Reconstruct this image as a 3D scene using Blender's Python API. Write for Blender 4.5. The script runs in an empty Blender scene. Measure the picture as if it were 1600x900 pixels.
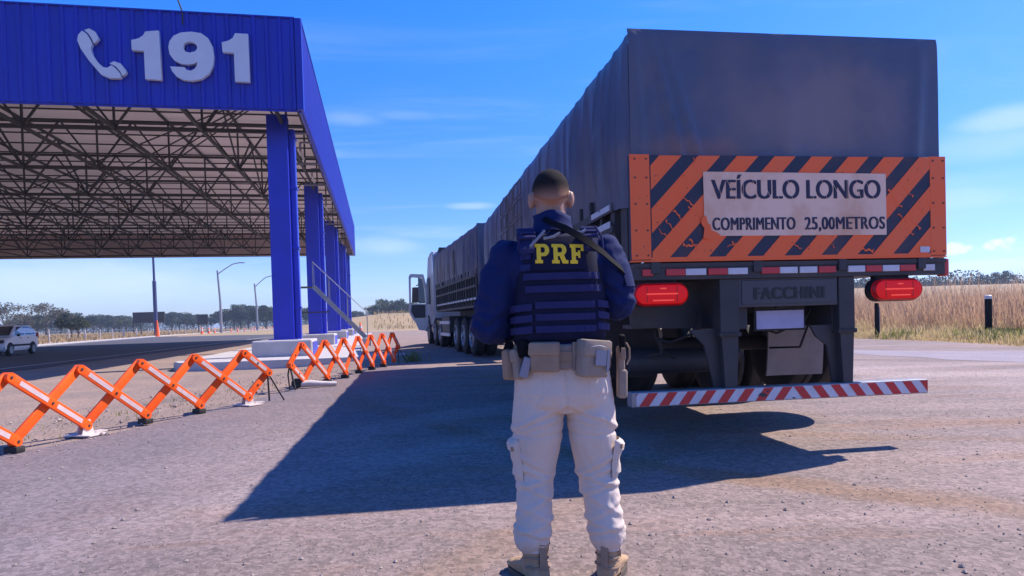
import bpy, bmesh, math, random
from mathutils import Vector, Matrix, noise
R = math.radians
PI = math.pi
scene = bpy.context.scene
COL = scene.collection

# ------------------------------------------------------------------ camera
CAM_F, CAM_ROLL, CAM_PITCH, CAM_PY, CAM_H = 1052.33, 0.029, 0.0196, 518.58, 1.112
cam_data = bpy.data.cameras.new('camera')
cam = bpy.data.objects.new('camera', cam_data)
COL.objects.link(cam)
scene.camera = cam
cam_data.sensor_width = 36.0
cam_data.lens = CAM_F / 1600 * 36
cam_data.shift_y = (CAM_PY - 450) / 1600
cam_data.clip_start = 0.05
cam_data.clip_end = 6000
_fw = Vector((0, math.cos(CAM_PITCH), -math.sin(CAM_PITCH)))
_r0 = Vector((1, 0, 0))
_u0 = Vector((0, math.sin(CAM_PITCH), math.cos(CAM_PITCH)))
_cr, _sr = math.cos(CAM_ROLL), math.sin(CAM_ROLL)
_R = _r0 * _cr - _u0 * _sr
_U = _r0 * _sr + _u0 * _cr
_m = Matrix((_R, _U, -_fw)).transposed().to_4x4()
_m.translation = (0, 0, CAM_H)
cam.matrix_world = _m

# ------------------------------------------------------------------ sun, sky, exposure
SUN_AZ, SUN_EL = 63.75, 47.8
sd = bpy.data.lights.new('sun', 'SUN')
sd.energy = 5.0
sd.angle = R(0.5)
sd.color = (1.0, 0.90, 0.79)
sun = bpy.data.objects.new('sun', sd)
COL.objects.link(sun)
_sv = Vector((math.sin(R(SUN_AZ)) * math.cos(R(SUN_EL)), math.cos(R(SUN_AZ)) * math.cos(R(SUN_EL)), math.sin(R(SUN_EL))))
sun.rotation_euler = (-_sv).to_track_quat('-Z', 'Y').to_euler()
sun.location = (0, 0, 60)

world = bpy.data.worlds.new('World')
scene.world = world
world.use_nodes = True
wt = world.node_tree
wt.nodes.clear()
def wn(t, **k):
    n = wt.nodes.new(t)
    for a, b in k.items():
        setattr(n, a, b)
    return n
def wmath(op, a, b=None, c=None):
    n = wn('ShaderNodeMath', operation=op)
    for i, v in enumerate((a, b, c)):
        if v is None:
            continue
        if isinstance(v, (int, float)):
            n.inputs[i].default_value = v
        else:
            wt.links.new(v, n.inputs[i])
    return n.outputs[0]
sky = wn('ShaderNodeTexSky', sky_type='NISHITA')
sky.sun_disc = False
sky.sun_elevation = R(SUN_EL)
sky.sun_rotation = R(SUN_AZ)
sky.altitude = 400
sky.air_density = 1.0
sky.dust_density = 0.3
sky.ozone_density = 2.5
hs = wn('ShaderNodeHueSaturation')
hs.inputs['Saturation'].default_value = 1.42
hs.inputs['Value'].default_value = 1.15
wt.links.new(sky.outputs[0], hs.inputs['Color'])
tint = wn('ShaderNodeMix', data_type='RGBA', blend_type='MULTIPLY')
tint.inputs[0].default_value = 1.0
wt.links.new(hs.outputs[0], tint.inputs[6])
_gr = wn('ShaderNodeMix', data_type='RGBA')      # less white air low down, as in the clear photo sky
_gr.inputs[6].default_value = (0.45, 0.53, 0.92, 1)
_gr.inputs[7].default_value = (1.02, 0.87, 1.28, 1)
GR = _gr
# clouds laid out by direction: thin cirrus and a few cumulus near the horizon
tc = wn('ShaderNodeTexCoord')
sep = wn('ShaderNodeSeparateXYZ')
wt.links.new(tc.outputs['Generated'], sep.inputs[0])
dx, dy, dz = sep.outputs
_mr = wn('ShaderNodeMapRange')
_mr.inputs[1].default_value = 0.0
_mr.inputs[2].default_value = 0.42
wt.links.new(dz, _mr.inputs[0])
wt.links.new(_mr.outputs[0], GR.inputs[0])
wt.links.new(GR.outputs[2], tint.inputs[7])
zz = wmath('MAXIMUM', dz, 0.02)
comb = wn('ShaderNodeCombineXYZ')
wt.links.new(wmath('DIVIDE', dx, wmath('ADD', zz, 0.08)), comb.inputs[0])
wt.links.new(wmath('DIVIDE', dy, wmath('ADD', zz, 0.08)), comb.inputs[1])
mp = wn('ShaderNodeMapping')
mp.inputs['Scale'].default_value = (0.35, 1.3, 1)
mp.inputs['Rotation'].default_value = (0, 0, 0.12)
wt.links.new(comb.outputs[0], mp.inputs[0])
n1 = wn('ShaderNodeTexNoise')
n1.inputs['Scale'].default_value = 1.6
n1.inputs['Detail'].default_value = 9
n1.inputs['Roughness'].default_value = 0.62
n1.inputs['Distortion'].default_value = 0.6
wt.links.new(mp.outputs[0], n1.inputs['Vector'])
def ramp(val, lo, hi, a=0.0, b=1.0):
    n = wn('ShaderNodeMapRange', interpolation_type='SMOOTHSTEP')
    n.inputs[1].default_value = lo
    n.inputs[2].default_value = hi
    n.inputs[3].default_value = a
    n.inputs[4].default_value = b
    wt.links.new(val, n.inputs[0])
    return n.outputs[0]
cirrus = wmath('MULTIPLY', ramp(n1.outputs[0], 0.50, 0.78), ramp(dz, 0.62, 0.16))
def cloud_at(px, py, wx, wz, dens, sc, lo, hi, kg=.65, kn=.55):
    # a cloud round the direction seen at (px, py): gaussian in azimuth and elevation times noise
    X = (_cr * (px - 800) - _sr * (py - CAM_PY)) / CAM_F
    Y = (_sr * (px - 800) + _cr * (py - CAM_PY)) / CAM_F
    d = Vector((X, 1, 0)) + Vector((0, 0, -Y - 0.0196))
    d.normalize()
    az = wmath('ARCTAN2', dx, dy)
    ea = wmath('DIVIDE', wmath('SUBTRACT', az, math.atan2(d.x, d.y)), wx)
    ez = wmath('DIVIDE', wmath('SUBTRACT', dz, d.z), wz)
    g = wmath('EXPONENT', wmath('MULTIPLY', wmath('ADD', wmath('MULTIPLY', ea, ea), wmath('MULTIPLY', ez, ez)), -1.0))
    mpp = wn('ShaderNodeMapping')
    mpp.inputs['Scale'].default_value = (1, 1, wx / wz * 0.6)
    wt.links.new(tc.outputs['Generated'], mpp.inputs[0])
    nn = wn('ShaderNodeTexNoise')
    nn.inputs['Scale'].default_value = sc
    nn.inputs['Detail'].default_value = 8
    nn.inputs['Roughness'].default_value = 0.6
    wt.links.new(mpp.outputs[0], nn.inputs['Vector'])
    s = wmath('ADD', wmath('MULTIPLY', g, kg), wmath('MULTIPLY', nn.outputs[0], kn))
    return wmath('MULTIPLY', ramp(s, lo, hi), dens)
cl = [cirrus]
for a in ((545, 188, .075, .016, .20, 9, .50, 1.05), (640, 182, .07, .010, .12, 12, .50, 1.0), (735, 323, .045, .007, .28, 14, .5, .95),
          (600, 385, .07, .02, .3, 9, .5, 1.0), (1570, 190, .07, .02, .35, 9, .48, .95), (1500, 312, .1, .025, .25, 9, .5, 1.0),
          (1560, 222, .11, .03, .25, 7, .48, 1.0),
          (1566, 384, .034, .017, .95, 34, .80, .95, .55, .85), (1486, 392, .028, .014, .9, 38, .80, .97, .55, .85), (1520, 415, .08, .010, .4, 22, .5, .85),
          (120, 440, .3, .045, .45, 6, .45, 1.0), (1290, 330, .3, .05, .2, 6, .5, 1.0)):
    cl.append(cloud_at(*a))
tot = cl[0]
tot = wmath('MULTIPLY', tot, 0.22)
for c in cl[1:]:
    tot = wmath('MAXIMUM', tot, c)
mixc = wn('ShaderNodeMix', data_type='RGBA')
wt.links.new(tot, mixc.inputs[0])
wt.links.new(tint.outputs[2], mixc.inputs[6])
mixc.inputs[7].default_value = (5.4, 6.0, 7.2, 1)
bg = wn('ShaderNodeBackground')
bg.inputs['Strength'].default_value = 0.125
wt.links.new(mixc.outputs[2], bg.inputs['Color'])
wo = wn('ShaderNodeOutputWorld')
wt.links.new(bg.outputs[0], wo.inputs[0])

scene.view_settings.view_transform = 'Standard'
scene.view_settings.look = 'None'
scene.view_settings.gamma = 1.0
scene.view_settings.use_curve_mapping = False
scene.view_settings.exposure = 0.6

# ------------------------------------------------------------------ helpers
def ray(px, py):
    """direction seen at a photo pixel (1600x900), used to read positions off the photo"""
    X = (_cr * (px - 800) - _sr * (py - CAM_PY)) / CAM_F
    Y = (_sr * (px - 800) + _cr * (py - CAM_PY)) / CAM_F
    u = -Y
    cp, sp = math.cos(CAM_PITCH), math.sin(CAM_PITCH)
    return Vector((X, cp + u * sp, -sp + u * cp))
def _ss(t):
    t = max(0.0, min(1.0, t))
    return t * t * (3 - 2 * t)
def rise(x, y):
    """the yard climbs gently away from the camera and falls off to both sides"""
    if y < 3.5:
        return 0.0
    a = .0115 * (min(y, 27) - 3.5) * _ss((y - 3.5) / 5)
    return a * _ss((x + 6.0) / 2.8) * (1 - _ss((x - 4.5) / 5.5)) * (1 - _ss((y - 30) / 24))
def at(px, py, z=0.0):
    r = ray(px, py)
    zz_ = z
    for _ in range(12):
        t = (zz_ - CAM_H) / r.z
        p = Vector((0, 0, CAM_H)) + r * t
        zz_ = z + rise(p.x, p.y)
    return p
def at_depth(px, py, d):
    r = ray(px, py)
    return Vector((0, 0, CAM_H)) + r * (d / r.y)

MATS = {}
def mat(name, color, rough=0.6, metal=0.0, var=0.0, vscale=4.0, color2=None, bump=0.0, bscale=60.0, spec=0.5, speck=0.0,
        stretch=None, emit=None, detail=6, coat=0.0, thr=None):
    m = bpy.data.materials.new(name)
    m.use_nodes = True
    nt = m.node_tree
    b = nt.nodes['Principled BSDF']
    b.inputs['Roughness'].default_value = rough
    b.inputs['Metallic'].default_value = metal
    b.inputs['Specular IOR Level'].default_value = spec
    b.inputs['Base Color'].default_value = (*color, 1)
    if coat:
        b.inputs['Coat Weight'].default_value = coat
    if emit:
        b.inputs['Emission Color'].default_value = (*emit[0], 1)
        b.inputs['Emission Strength'].default_value = emit[1]
    tcn = nt.nodes.new('ShaderNodeTexCoord')
    mpn = nt.nodes.new('ShaderNodeMapping')
    nt.links.new(tcn.outputs['Object'], mpn.inputs[0])
    if stretch:
        mpn.inputs['Scale'].default_value = stretch
    col_out = None
    if var or color2:
        nz = nt.nodes.new('ShaderNodeTexNoise')
        nz.inputs['Scale'].default_value = vscale
        nz.inputs['Detail'].default_value = detail
        nz.inputs['Roughness'].default_value = 0.6
        nt.links.new(mpn.outputs[0], nz.inputs['Vector'])
        mr = nt.nodes.new('ShaderNodeMapRange')
        lo, hi = thr if thr else (0.3, 0.72)
        mr.inputs[1].default_value = lo
        mr.inputs[2].default_value = hi
        nt.links.new(nz.outputs[0], mr.inputs[0])
        mx = nt.nodes.new('ShaderNodeMix')
        mx.data_type = 'RGBA'
        c2 = color2 if color2 else tuple(c * (1 - var) for c in color)
        mx.inputs[6].default_value = (*color, 1)
        mx.inputs[7].default_value = (*c2, 1)
        nt.links.new(mr.outputs[0], mx.inputs[0])
        col_out = mx.outputs[2]
    if speck:
        n2 = nt.nodes.new('ShaderNodeTexNoise')
        n2.inputs['Scale'].default_value = bscale * 1.5
        n2.inputs['Detail'].default_value = 3
        nt.links.new(tcn.outputs['Object'], n2.inputs['Vector'])
        mr2 = nt.nodes.new('ShaderNodeMapRange')
        mr2.inputs[1].default_value = 0.3
        mr2.inputs[2].default_value = 0.7
        mr2.inputs[3].default_value = 1 - speck
        mr2.inputs[4].default_value = 1 + speck
        nt.links.new(n2.outputs[0], mr2.inputs[0])
        mm = nt.nodes.new('ShaderNodeMix')
        mm.data_type = 'RGBA'
        mm.blend_type = 'MULTIPLY'
        mm.inputs[0].default_value = 1
        if col_out:
            nt.links.new(col_out, mm.inputs[6])
        else:
            mm.inputs[6].default_value = (*color, 1)
        nt.links.new(mr2.outputs[0], mm.inputs[7])
        col_out = mm.outputs[2]
    if col_out:
        nt.links.new(col_out, b.inputs['Base Color'])
    if bump:
        n3 = nt.nodes.new('ShaderNodeTexNoise')
        n3.inputs['Scale'].default_value = bscale
        n3.inputs['Detail'].default_value = 4
        nt.links.new(mpn.outputs[0] if stretch else tcn.outputs['Object'], n3.inputs['Vector'])
        bn = nt.nodes.new('ShaderNodeBump')
        bn.inputs['Strength'].default_value = bump
        bn.inputs['Distance'].default_value = 0.02
        nt.links.new(n3.outputs[0], bn.inputs['Height'])
        nt.links.new(bn.outputs[0], b.inputs['Normal'])
    MATS[name] = m
    return m

def V(*a):
    return Vector(a)

class MB:
    """collects shapes for ONE mesh"""
    def __init__(self):
        self.bm = bmesh.new()
    def box(self, c, s, rot=None, bev=0.0, seg=2):
        c = Vector(c)
        vs = []
        for x in (-.5, .5):
            for y in (-.5, .5):
                for z in (-.5, .5):
                    p = Vector((x * s[0], y * s[1], z * s[2]))
                    if rot is not None:
                        p = rot @ p
                    vs.append(self.bm.verts.new(p + c))
        fs = []
        for q in ((0, 1, 3, 2), (4, 6, 7, 5), (0, 4, 5, 1), (2, 3, 7, 6), (0, 2, 6, 4), (1, 5, 7, 3)):
            fs.append(self.bm.faces.new([vs[i] for i in q]))
        if bev:
            es = set(e for f in fs for e in f.edges)
            bmesh.ops.bevel(self.bm, geom=list(es), offset=bev, segments=seg, affect='EDGES', profile=0.5)
        return self
    def span(self, a, b, bev=0.0):
        a, b = Vector(a), Vector(b)
        return self.box((a + b) / 2, (abs(b.x - a.x), abs(b.y - a.y), abs(b.z - a.z)), bev=bev)
    def beam(self, p, q, w, h, up=(0, 0, 1), bev=0.0):
        p, q = Vector(p), Vector(q)
        d = (q - p)
        L = d.length
        d.normalize()
        up = Vector(up)
        if abs(d.dot(up)) > 0.99:
            up = Vector((1, 0, 0))
        s = d.cross(up).normalized()
        u = s.cross(d).normalized()
        rot = Matrix((s, d, u)).transposed()
        return self.box((p + q) / 2, (w, L, h), rot=rot, bev=bev)
    def loft(self, rings, cap=True):
        rs = [[self.bm.verts.new(Vector(p)) for p in r] for r in rings]
        n = len(rs[0])
        for a, b in zip(rs, rs[1:]):
            for i in range(n):
                self.bm.faces.new((a[i], a[(i + 1) % n], b[(i + 1) % n], b[i]))
        if cap:
            self.bm.faces.new(rs[0][::-1])
            self.bm.faces.new(rs[-1])
        return self
    def tube(self, pts, r, n=8):
        pts = [Vector(p) for p in pts]
        rad = r if isinstance(r, (list, tuple)) else [r] * len(pts)
        rings = []
        ref = None
        for i, p in enumerate(pts):
            if i == 0:
                d = pts[1] - p
            elif i == len(pts) - 1:
                d = p - pts[i - 1]
            else:
                d = (pts[i + 1] - p).normalized() + (p - pts[i - 1]).normalized()
            d.normalize()
            if ref is None:
                ref = Vector((0, 0, 1)) if abs(d.z) < .9 else Vector((1, 0, 0))
            s = d.cross(ref).normalized()
            t = s.cross(d).normalized()
            ref = t
            rings.append([p + s * math.cos(a) * rad[i] + t * math.sin(a) * rad[i] for a in (2 * PI * k / n for k in range(n))])
        return self.loft(rings)
    def cyl(self, c, axis, r, d, n=24, r2=None):
        axis = Vector(axis).normalized()
        c = Vector(c)
        return self.tube([c - axis * d / 2, c + axis * d / 2], [r, r if r2 is None else r2], n)
    def lathe(self, prof, c, axis, n=28):
        """prof: (radius, along)"""
        axis = Vector(axis).normalized()
        ref = Vector((0, 0, 1)) if abs(axis.z) < .9 else Vector((1, 0, 0))
        s = axis.cross(ref).normalized()
        t = s.cross(axis)
        c = Vector(c)
        rings = [[c + axis * h + (s * math.cos(a) + t * math.sin(a)) * r for a in (2 * PI * k / n for k in range(n))] for r, h in prof]
        return self.loft(rings)
    def prism(self, poly, z0, z1, fn):
        """poly: 2d points; fn(x, y, h) -> 3d"""
        a = [self.bm.verts.new(Vector(fn(x, y, z0))) for x, y in poly]
        b = [self.bm.verts.new(Vector(fn(x, y, z1))) for x, y in poly]
        n = len(poly)
        self.bm.faces.new(a[::-1])
        self.bm.faces.new(b)
        for i in range(n):
            self.bm.faces.new((a[i], a[(i + 1) % n], b[(i + 1) % n], b[i]))
        return self
    def poly(self, pts):
        self.bm.faces.new([self.bm.verts.new(Vector(p)) for p in pts])
        return self
    def grid(self, nu, nv, fn):
        g = [[self.bm.verts.new(Vector(fn(i / nu, j / nv))) for j in range(nv + 1)] for i in range(nu + 1)]
        for i in range(nu):
            for j in range(nv):
                self.bm.faces.new((g[i][j], g[i + 1][j], g[i + 1][j + 1], g[i][j + 1]))
        return self
    def ell(self, c, r, nu=16, nv=10, rot=None):
        c = Vector(c)
        rings = []
        for j in range(nv + 1):
            ph = PI * j / nv
            rr = max(math.sin(ph), 0.02)
            ring = []
            for i in range(nu):
                th = 2 * PI * i / nu
                p = Vector((r[0] * rr * math.cos(th), r[1] * rr * math.sin(th), -r[2] * math.cos(ph)))
                if rot is not None:
                    p = rot @ p
                ring.append(c + p)
            rings.append(ring)
        return self.loft(rings)
    def mesh(self, name):
        bmesh.ops.recalc_face_normals(self.bm, faces=self.bm.faces)
        me = bpy.data.meshes.new(name)
        self.bm.to_mesh(me)
        self.bm.free()
        return me
    def build(self, name, m, parent=None, smooth=False, label=None, kind=None):
        return link_mesh(name, self.mesh(name), m, parent, smooth, label, kind)

def link_mesh(name, me, m, parent=None, smooth=False, label=None, kind=None):
    o = bpy.data.objects.new(name, me)
    COL.objects.link(o)
    ms = m if isinstance(m, (list, tuple)) else [m]
    for k in ms:
        if me.materials.find(k.name) < 0:
            me.materials.append(k)
    if parent:
        o.parent = parent
    if smooth:
        me.polygons.foreach_set('use_smooth', [True] * len(me.polygons))
        if smooth != 'all':
            try:
                me.set_sharp_from_angle(angle=R(smooth if smooth is not True else 40))
            except Exception:
                pass
    if label:
        o['label'] = label
    if kind:
        o['kind'] = kind
    return o
def thing(name, label, cat, loc=(0, 0, 0), rz=0.0, group=None):
    o = bpy.data.objects.new(name, None)
    COL.objects.link(o)
    o.location = loc
    o.rotation_euler = (0, 0, rz)
    o.empty_display_size = 0.2
    return tag(o, label, cat, group)
def tag(o, label, cat, group=None):
    o['label'] = label
    o['category'] = cat
    if group:
        o['group'] = group
    return o
def copy_tree(o, parent=None):
    c = o.copy()
    COL.objects.link(c)
    if parent:
        c.parent = parent
    for ch in list(o.children):
        copy_tree(ch, c)
    return c
def eval_mesh(o):
    dg = bpy.context.evaluated_depsgraph_get()
    dg.update()
    return bpy.data.meshes.new_from_object(o.evaluated_get(dg))
def fuse(mb, name, voxel, smooth_it=4, fac=0.5):
    """one continuous surface from overlapping closed shapes"""
    me = mb.mesh('tmp')
    o = bpy.data.objects.new('tmp', me)
    COL.objects.link(o)
    md = o.modifiers.new('r', 'REMESH')
    md.mode = 'VOXEL'
    md.voxel_size = voxel
    if smooth_it:
        s = o.modifiers.new('s', 'SMOOTH')
        s.factor = fac
        s.iterations = smooth_it
    out = eval_mesh(o)
    bpy.data.objects.remove(o)
    bpy.data.meshes.remove(me)
    out.name = name
    out.materials.clear()
    return out
def displace(me, fn):
    me.update()
    nor = [v.normal.copy() for v in me.vertices]
    cos = [v.co.copy() for v in me.vertices]
    for v, c, n in zip(me.vertices, cos, nor):
        v.co = c + n * fn(c, n)
    me.update()
def text_mesh(txt, size, extrude=0.003, offset=0.0, sx=1.0, spacing=1.0):
    """letters lying in x-z, facing -y, left-bottom at the origin; returns mesh, width, height"""
    cu = bpy.data.curves.new('txt', 'FONT')
    cu.body = txt
    cu.size = size
    cu.extrude = extrude
    cu.offset = offset
    cu.space_character = spacing
    cu.resolution_u = 6
    o = bpy.data.objects.new('txt', cu)
    COL.objects.link(o)
    me = eval_mesh(o)
    bpy.data.objects.remove(o)
    bpy.data.curves.remove(cu)
    return me
def curve_mesh(loops, extrude):
    cu = bpy.data.curves.new('shape', 'CURVE')
    cu.dimensions = '2D'
    cu.fill_mode = 'BOTH'
    cu.extrude = extrude
    for lp in loops:
        s = cu.splines.new('POLY')
        s.points.add(len(lp) - 1)
        for p, (x, y) in zip(s.points, lp):
            p.co = (x, y, 0, 1)
        s.use_cyclic_u = True
    o = bpy.data.objects.new('shape', cu)
    COL.objects.link(o)
    me = eval_mesh(o)
    bpy.data.objects.remove(o)
    bpy.data.curves.remove(cu)
    return me
def fit_flat(me, x0, x1, z0, z1, fn):
    """stretch a flat x-y mesh onto x0..x1, z0..z1 and map with fn(x, z, h)"""
    xs = [v.co.x for v in me.vertices]
    ys = [v.co.y for v in me.vertices]
    ax, bx, ay, by = min(xs), max(xs), min(ys), max(ys)
    for v in me.vertices:
        x = x0 + (v.co.x - ax) / (bx - ax) * (x1 - x0)
        z = z0 + (v.co.y - ay) / (by - ay) * (z1 - z0)
        v.co = fn(x, z, v.co.z)
    me.materials.clear()
    me.update()
    return me
def clip_poly(poly, x0, x1, y0, y1):
    def cut(p, f, ip):
        out = []
        for i in range(len(p)):
            a, b = p[i - 1], p[i]
            fa, fb = f(a), f(b)
            if fb:
                if not fa:
                    out.append(ip(a, b))
                out.append(b)
            elif fa:
                out.append(ip(a, b))
        return out
    def ix(v):
        return lambda a, b: (v, a[1] + (b[1] - a[1]) * (v - a[0]) / (b[0] - a[0]))
    def iy(v):
        return lambda a, b: (a[0] + (b[0] - a[0]) * (v - a[1]) / (b[1] - a[1]), v)
    for f, ip in ((lambda p: p[0] >= x0, ix(x0)), (lambda p: p[0] <= x1, ix(x1)), (lambda p: p[1] >= y0, iy(y0)), (lambda p: p[1] <= y1, iy(y1))):
        if not poly:
            return poly
        poly = cut(poly, f, ip)
    return poly
rnd = random.Random(7)
def nz(x, y=0.0, z=0.0):
    return noise.noise(Vector((x, y, z)))

# ------------------------------------------------------------------ materials
M_yard = mat('yard_asphalt', (.238, .176, .155), .92, var=.3, vscale=.35, color2=(.165, .125, .116), bump=.34, bscale=40, speck=.25)
M_dirt = mat('dirt', (.31, .215, .17), .95, vscale=.8, color2=(.20, .155, .14), bump=.6, bscale=22, speck=.35)
M_field = mat('dry_field', (.38, .26, .14), .95, vscale=.08, color2=(.28, .21, .11), bump=.4, bscale=6, speck=.3)
M_road = mat('road_asphalt', (.085, .078, .088), .9, vscale=.3, color2=(.06, .056, .066), bump=.4, bscale=60, speck=.25)
M_paint = mat('road_paint', (.62, .60, .60), .8, var=.35, vscale=3)
M_conc = mat('concrete', (.50, .47, .48), .85, vscale=2, color2=(.40, .37, .38), bump=.25, bscale=30, speck=.08)
M_blue = mat('blue_paint', (.014, .026, .50), .38, var=.22, vscale=1.2, spec=.5, bump=.06, bscale=6)
M_bluesheet = mat('blue_sheet', (.013, .019, .44), .36, var=.35, vscale=.7, stretch=(3, 3, .4), bump=.05, bscale=5)
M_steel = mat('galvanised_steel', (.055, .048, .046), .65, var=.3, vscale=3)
M_soffit = mat('roof_sheet', (.74, .60, .56), .6, vscale=.5, color2=(.62, .49, .46), stretch=(1, 4, 1), bump=.1, bscale=4)
M_letter = mat('sign_letter', (.62, .64, .72), .5, var=.1, vscale=2)
M_tarp = mat('tarpaulin', (.074, .086, .145), .42, vscale=.75, color2=(.150, .118, .130), bump=.2, bscale=18, spec=.5, thr=(.46, .78))
M_tarp2 = mat('tarp_patch', (.20, .15, .145), .7, vscale=5, color2=(.13, .105, .11), bump=.2, bscale=30)
M_orange = mat('orange_paint', (1.0, .130, .014), .5, vscale=2.2, color2=(.94, .15, .035), bump=.08, bscale=20)
M_navyboard = mat('dark_board', (.022, .028, .055), .6, vscale=3.5, color2=(.12, .055, .05), bump=.1, bscale=12, thr=(.5, .9))
M_plate = mat('sign_plate', (.86, .57, .42), .6, vscale=3.2, color2=(.66, .33, .18), thr=(.46, .80), bump=.08, bscale=25)
M_ink = mat('stencil_ink', (.035, .035, .075), .7, var=.3, vscale=10)
M_chassis = mat('chassis_paint', (.026, .026, .033), .55, vscale=4, color2=(.052, .046, .048), bump=.12, bscale=25)
M_panel = mat('maker_panel_paint', (.050, .050, .064), .5, vscale=4, color2=(.072, .066, .072), bump=.08, bscale=25)
M_black = mat('black_rubber', (.011, .011, .013), .75, vscale=8, color2=(.026, .023, .023), bump=.15, bscale=40)
M_letdark = mat('embossed_letter', (.008, .008, .012), .4)
M_red = mat('red_reflector', (.62, .012, .025), .35, var=.25, vscale=14, coat=.2)
M_white = mat('white_reflector', (.66, .64, .67), .4, var=.2, vscale=12)
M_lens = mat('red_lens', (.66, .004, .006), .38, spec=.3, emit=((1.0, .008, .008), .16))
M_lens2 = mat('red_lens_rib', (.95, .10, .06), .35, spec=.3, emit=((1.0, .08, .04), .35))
M_lensdark = mat('lens_frame_red', (.30, .004, .006), .3, spec=.4)
M_flap_lit = mat('mudflap_rubber_lit', (.23, .195, .19), .8, vscale=5, color2=(.30, .25, .235), bump=.15, bscale=18)  # paler right flap: sunlight put into the rubber's colour
M_lplate = mat('number_plate', (.42, .42, .60), .5, vscale=9, color2=(.34, .34, .52))
M_rim = mat('wheel_rim', (.36, .35, .37), .45, metal=.5, var=.35, vscale=8)
M_cab = mat('cab_paint', (.50, .50, .54), .32, var=.15, vscale=1.5, coat=.3)
M_glass = mat('dark_glass', (.02, .025, .035), .06, spec=.8)
M_carwhite = mat('car_paint', (.86, .86, .88), .25, coat=.5, var=.05)
M_chrome = mat('bare_metal', (.55, .53, .53), .35, metal=.9, var=.25, vscale=5)
M_borange = mat('barrier_plastic', (.94, .110, .007), .45, vscale=7, color2=(.66, .085, .015), bump=.08, bscale=30, thr=(.5, .85))
M_bstripe = mat('barrier_reflective', (.66, .52, .55), .35, var=.2, vscale=14)
M_trunk = mat('bark', (.10, .075, .06), .9, var=.4, vscale=6, bump=.5, bscale=12)
M_leaf = mat('leaves_olive', (.075, .088, .042), .75, vscale=.9, color2=(.045, .06, .035))
M_leaf2 = mat('leaves_dark', (.048, .065, .040), .75, vscale=.9, color2=(.032, .047, .035))
M_leaf3 = mat('leaves_light', (.11, .125, .05), .75, vscale=1.2, color2=(.07, .09, .04))
M_bare = mat('leaves_sparse', (.13, .115, .075), .8, vscale=1.0, color2=(.085, .08, .055))
M_pole = mat('pole_paint', (.055, .065, .17), .45, var=.2)
M_straw = mat('field_straw', (.48, .34, .19), .8, vscale=.6, color2=(.36, .26, .13), spec=.1)
M_grass = mat('dry_grass', (.60, .41, .27), .8, vscale=.6, color2=(.40, .25, .16), spec=.1)
M_grass2 = mat('straw_grass', (.66, .52, .30), .8, vscale=.6, color2=(.50, .40, .19), spec=.1)
M_green = mat('green_weed', (.16, .20, .045), .75, vscale=2, color2=(.28, .26, .08))
M_board = mat('billboard_back', (.07, .062, .06), .7, var=.3, vscale=1)
M_skin = mat('skin', (.40, .21, .14), .5, vscale=25, color2=(.34, .17, .115), bump=.05, bscale=120)
M_shirt = mat('navy_shirt', (.006, .014, .075), .85, vscale=6, color2=(.010, .020, .09), bump=.12, bscale=220, spec=.2)
M_vest = mat('navy_vest', (.008, .010, .034), .85, vscale=10, color2=(.013, .015, .045), bump=.25, bscale=240, spec=.2)
M_web = mat('navy_webbing', (.016, .020, .095), .75, vscale=20, color2=(.022, .027, .11), bump=.3, bscale=300, spec=.25)
M_yellow = mat('yellow_letter', (.95, .62, .02), .6, var=.1, vscale=30)
M_khaki = mat('khaki_trousers', (.66, .55, .48), .85, vscale=5, color2=(.575, .475, .415), bump=.16, bscale=240, spec=.15, speck=.06)
M_tan = mat('tan_nylon', (.36, .25, .175), .8, vscale=14, color2=(.28, .195, .14), bump=.3, bscale=240, spec=.2)
M_tan2 = mat('grey_tan_nylon', (.34, .27, .22), .8, vscale=14, color2=(.27, .21, .17), bump=.3, bscale=240, spec=.2)
M_boot = mat('tan_suede', (.46, .30, .18), .85, vscale=20, color2=(.36, .23, .13), bump=.25, bscale=150)
M_sole = mat('boot_sole', (.10, .075, .06), .8)
M_strap = mat('black_strap', (.005, .005, .008), .75, spec=.12)
M_greybuckle = mat('grey_buckle', (.22, .22, .27), .5)
M_sack = mat('white_plastic', (.66, .58, .56), .5, var=.2, vscale=8)
def mix_translucent(m, amt):
    # thin blades, leaves and the roof sheet let part of the light through
    nt = m.node_tree
    b = nt.nodes['Principled BSDF']
    out = [n for n in nt.nodes if n.type == 'OUTPUT_MATERIAL'][0]
    t = nt.nodes.new('ShaderNodeBsdfTranslucent')
    if b.inputs['Base Color'].links:
        nt.links.new(b.inputs['Base Color'].links[0].from_socket, t.inputs['Color'])
    mx = nt.nodes.new('ShaderNodeMixShader')
    mx.inputs[0].default_value = amt
    nt.links.new(b.outputs[0], mx.inputs[1])
    nt.links.new(t.outputs[0], mx.inputs[2])
    nt.links.new(mx.outputs[0], out.inputs['Surface'])
for m_l, am_l in ((M_soffit, .075), (M_grass, .45), (M_grass2, .45), (M_straw, .4), (M_green, .35), (M_leaf, .3), (M_leaf2, .25), (M_leaf3, .35), (M_bare, .3)):  # roof sheet translucency is added to brighten the canopy's underside
    mix_translucent(m_l, am_l)
M_stone = mat('pebble', (.42, .34, .30), .85, vscale=1.5, color2=(.12, .095, .095))

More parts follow.
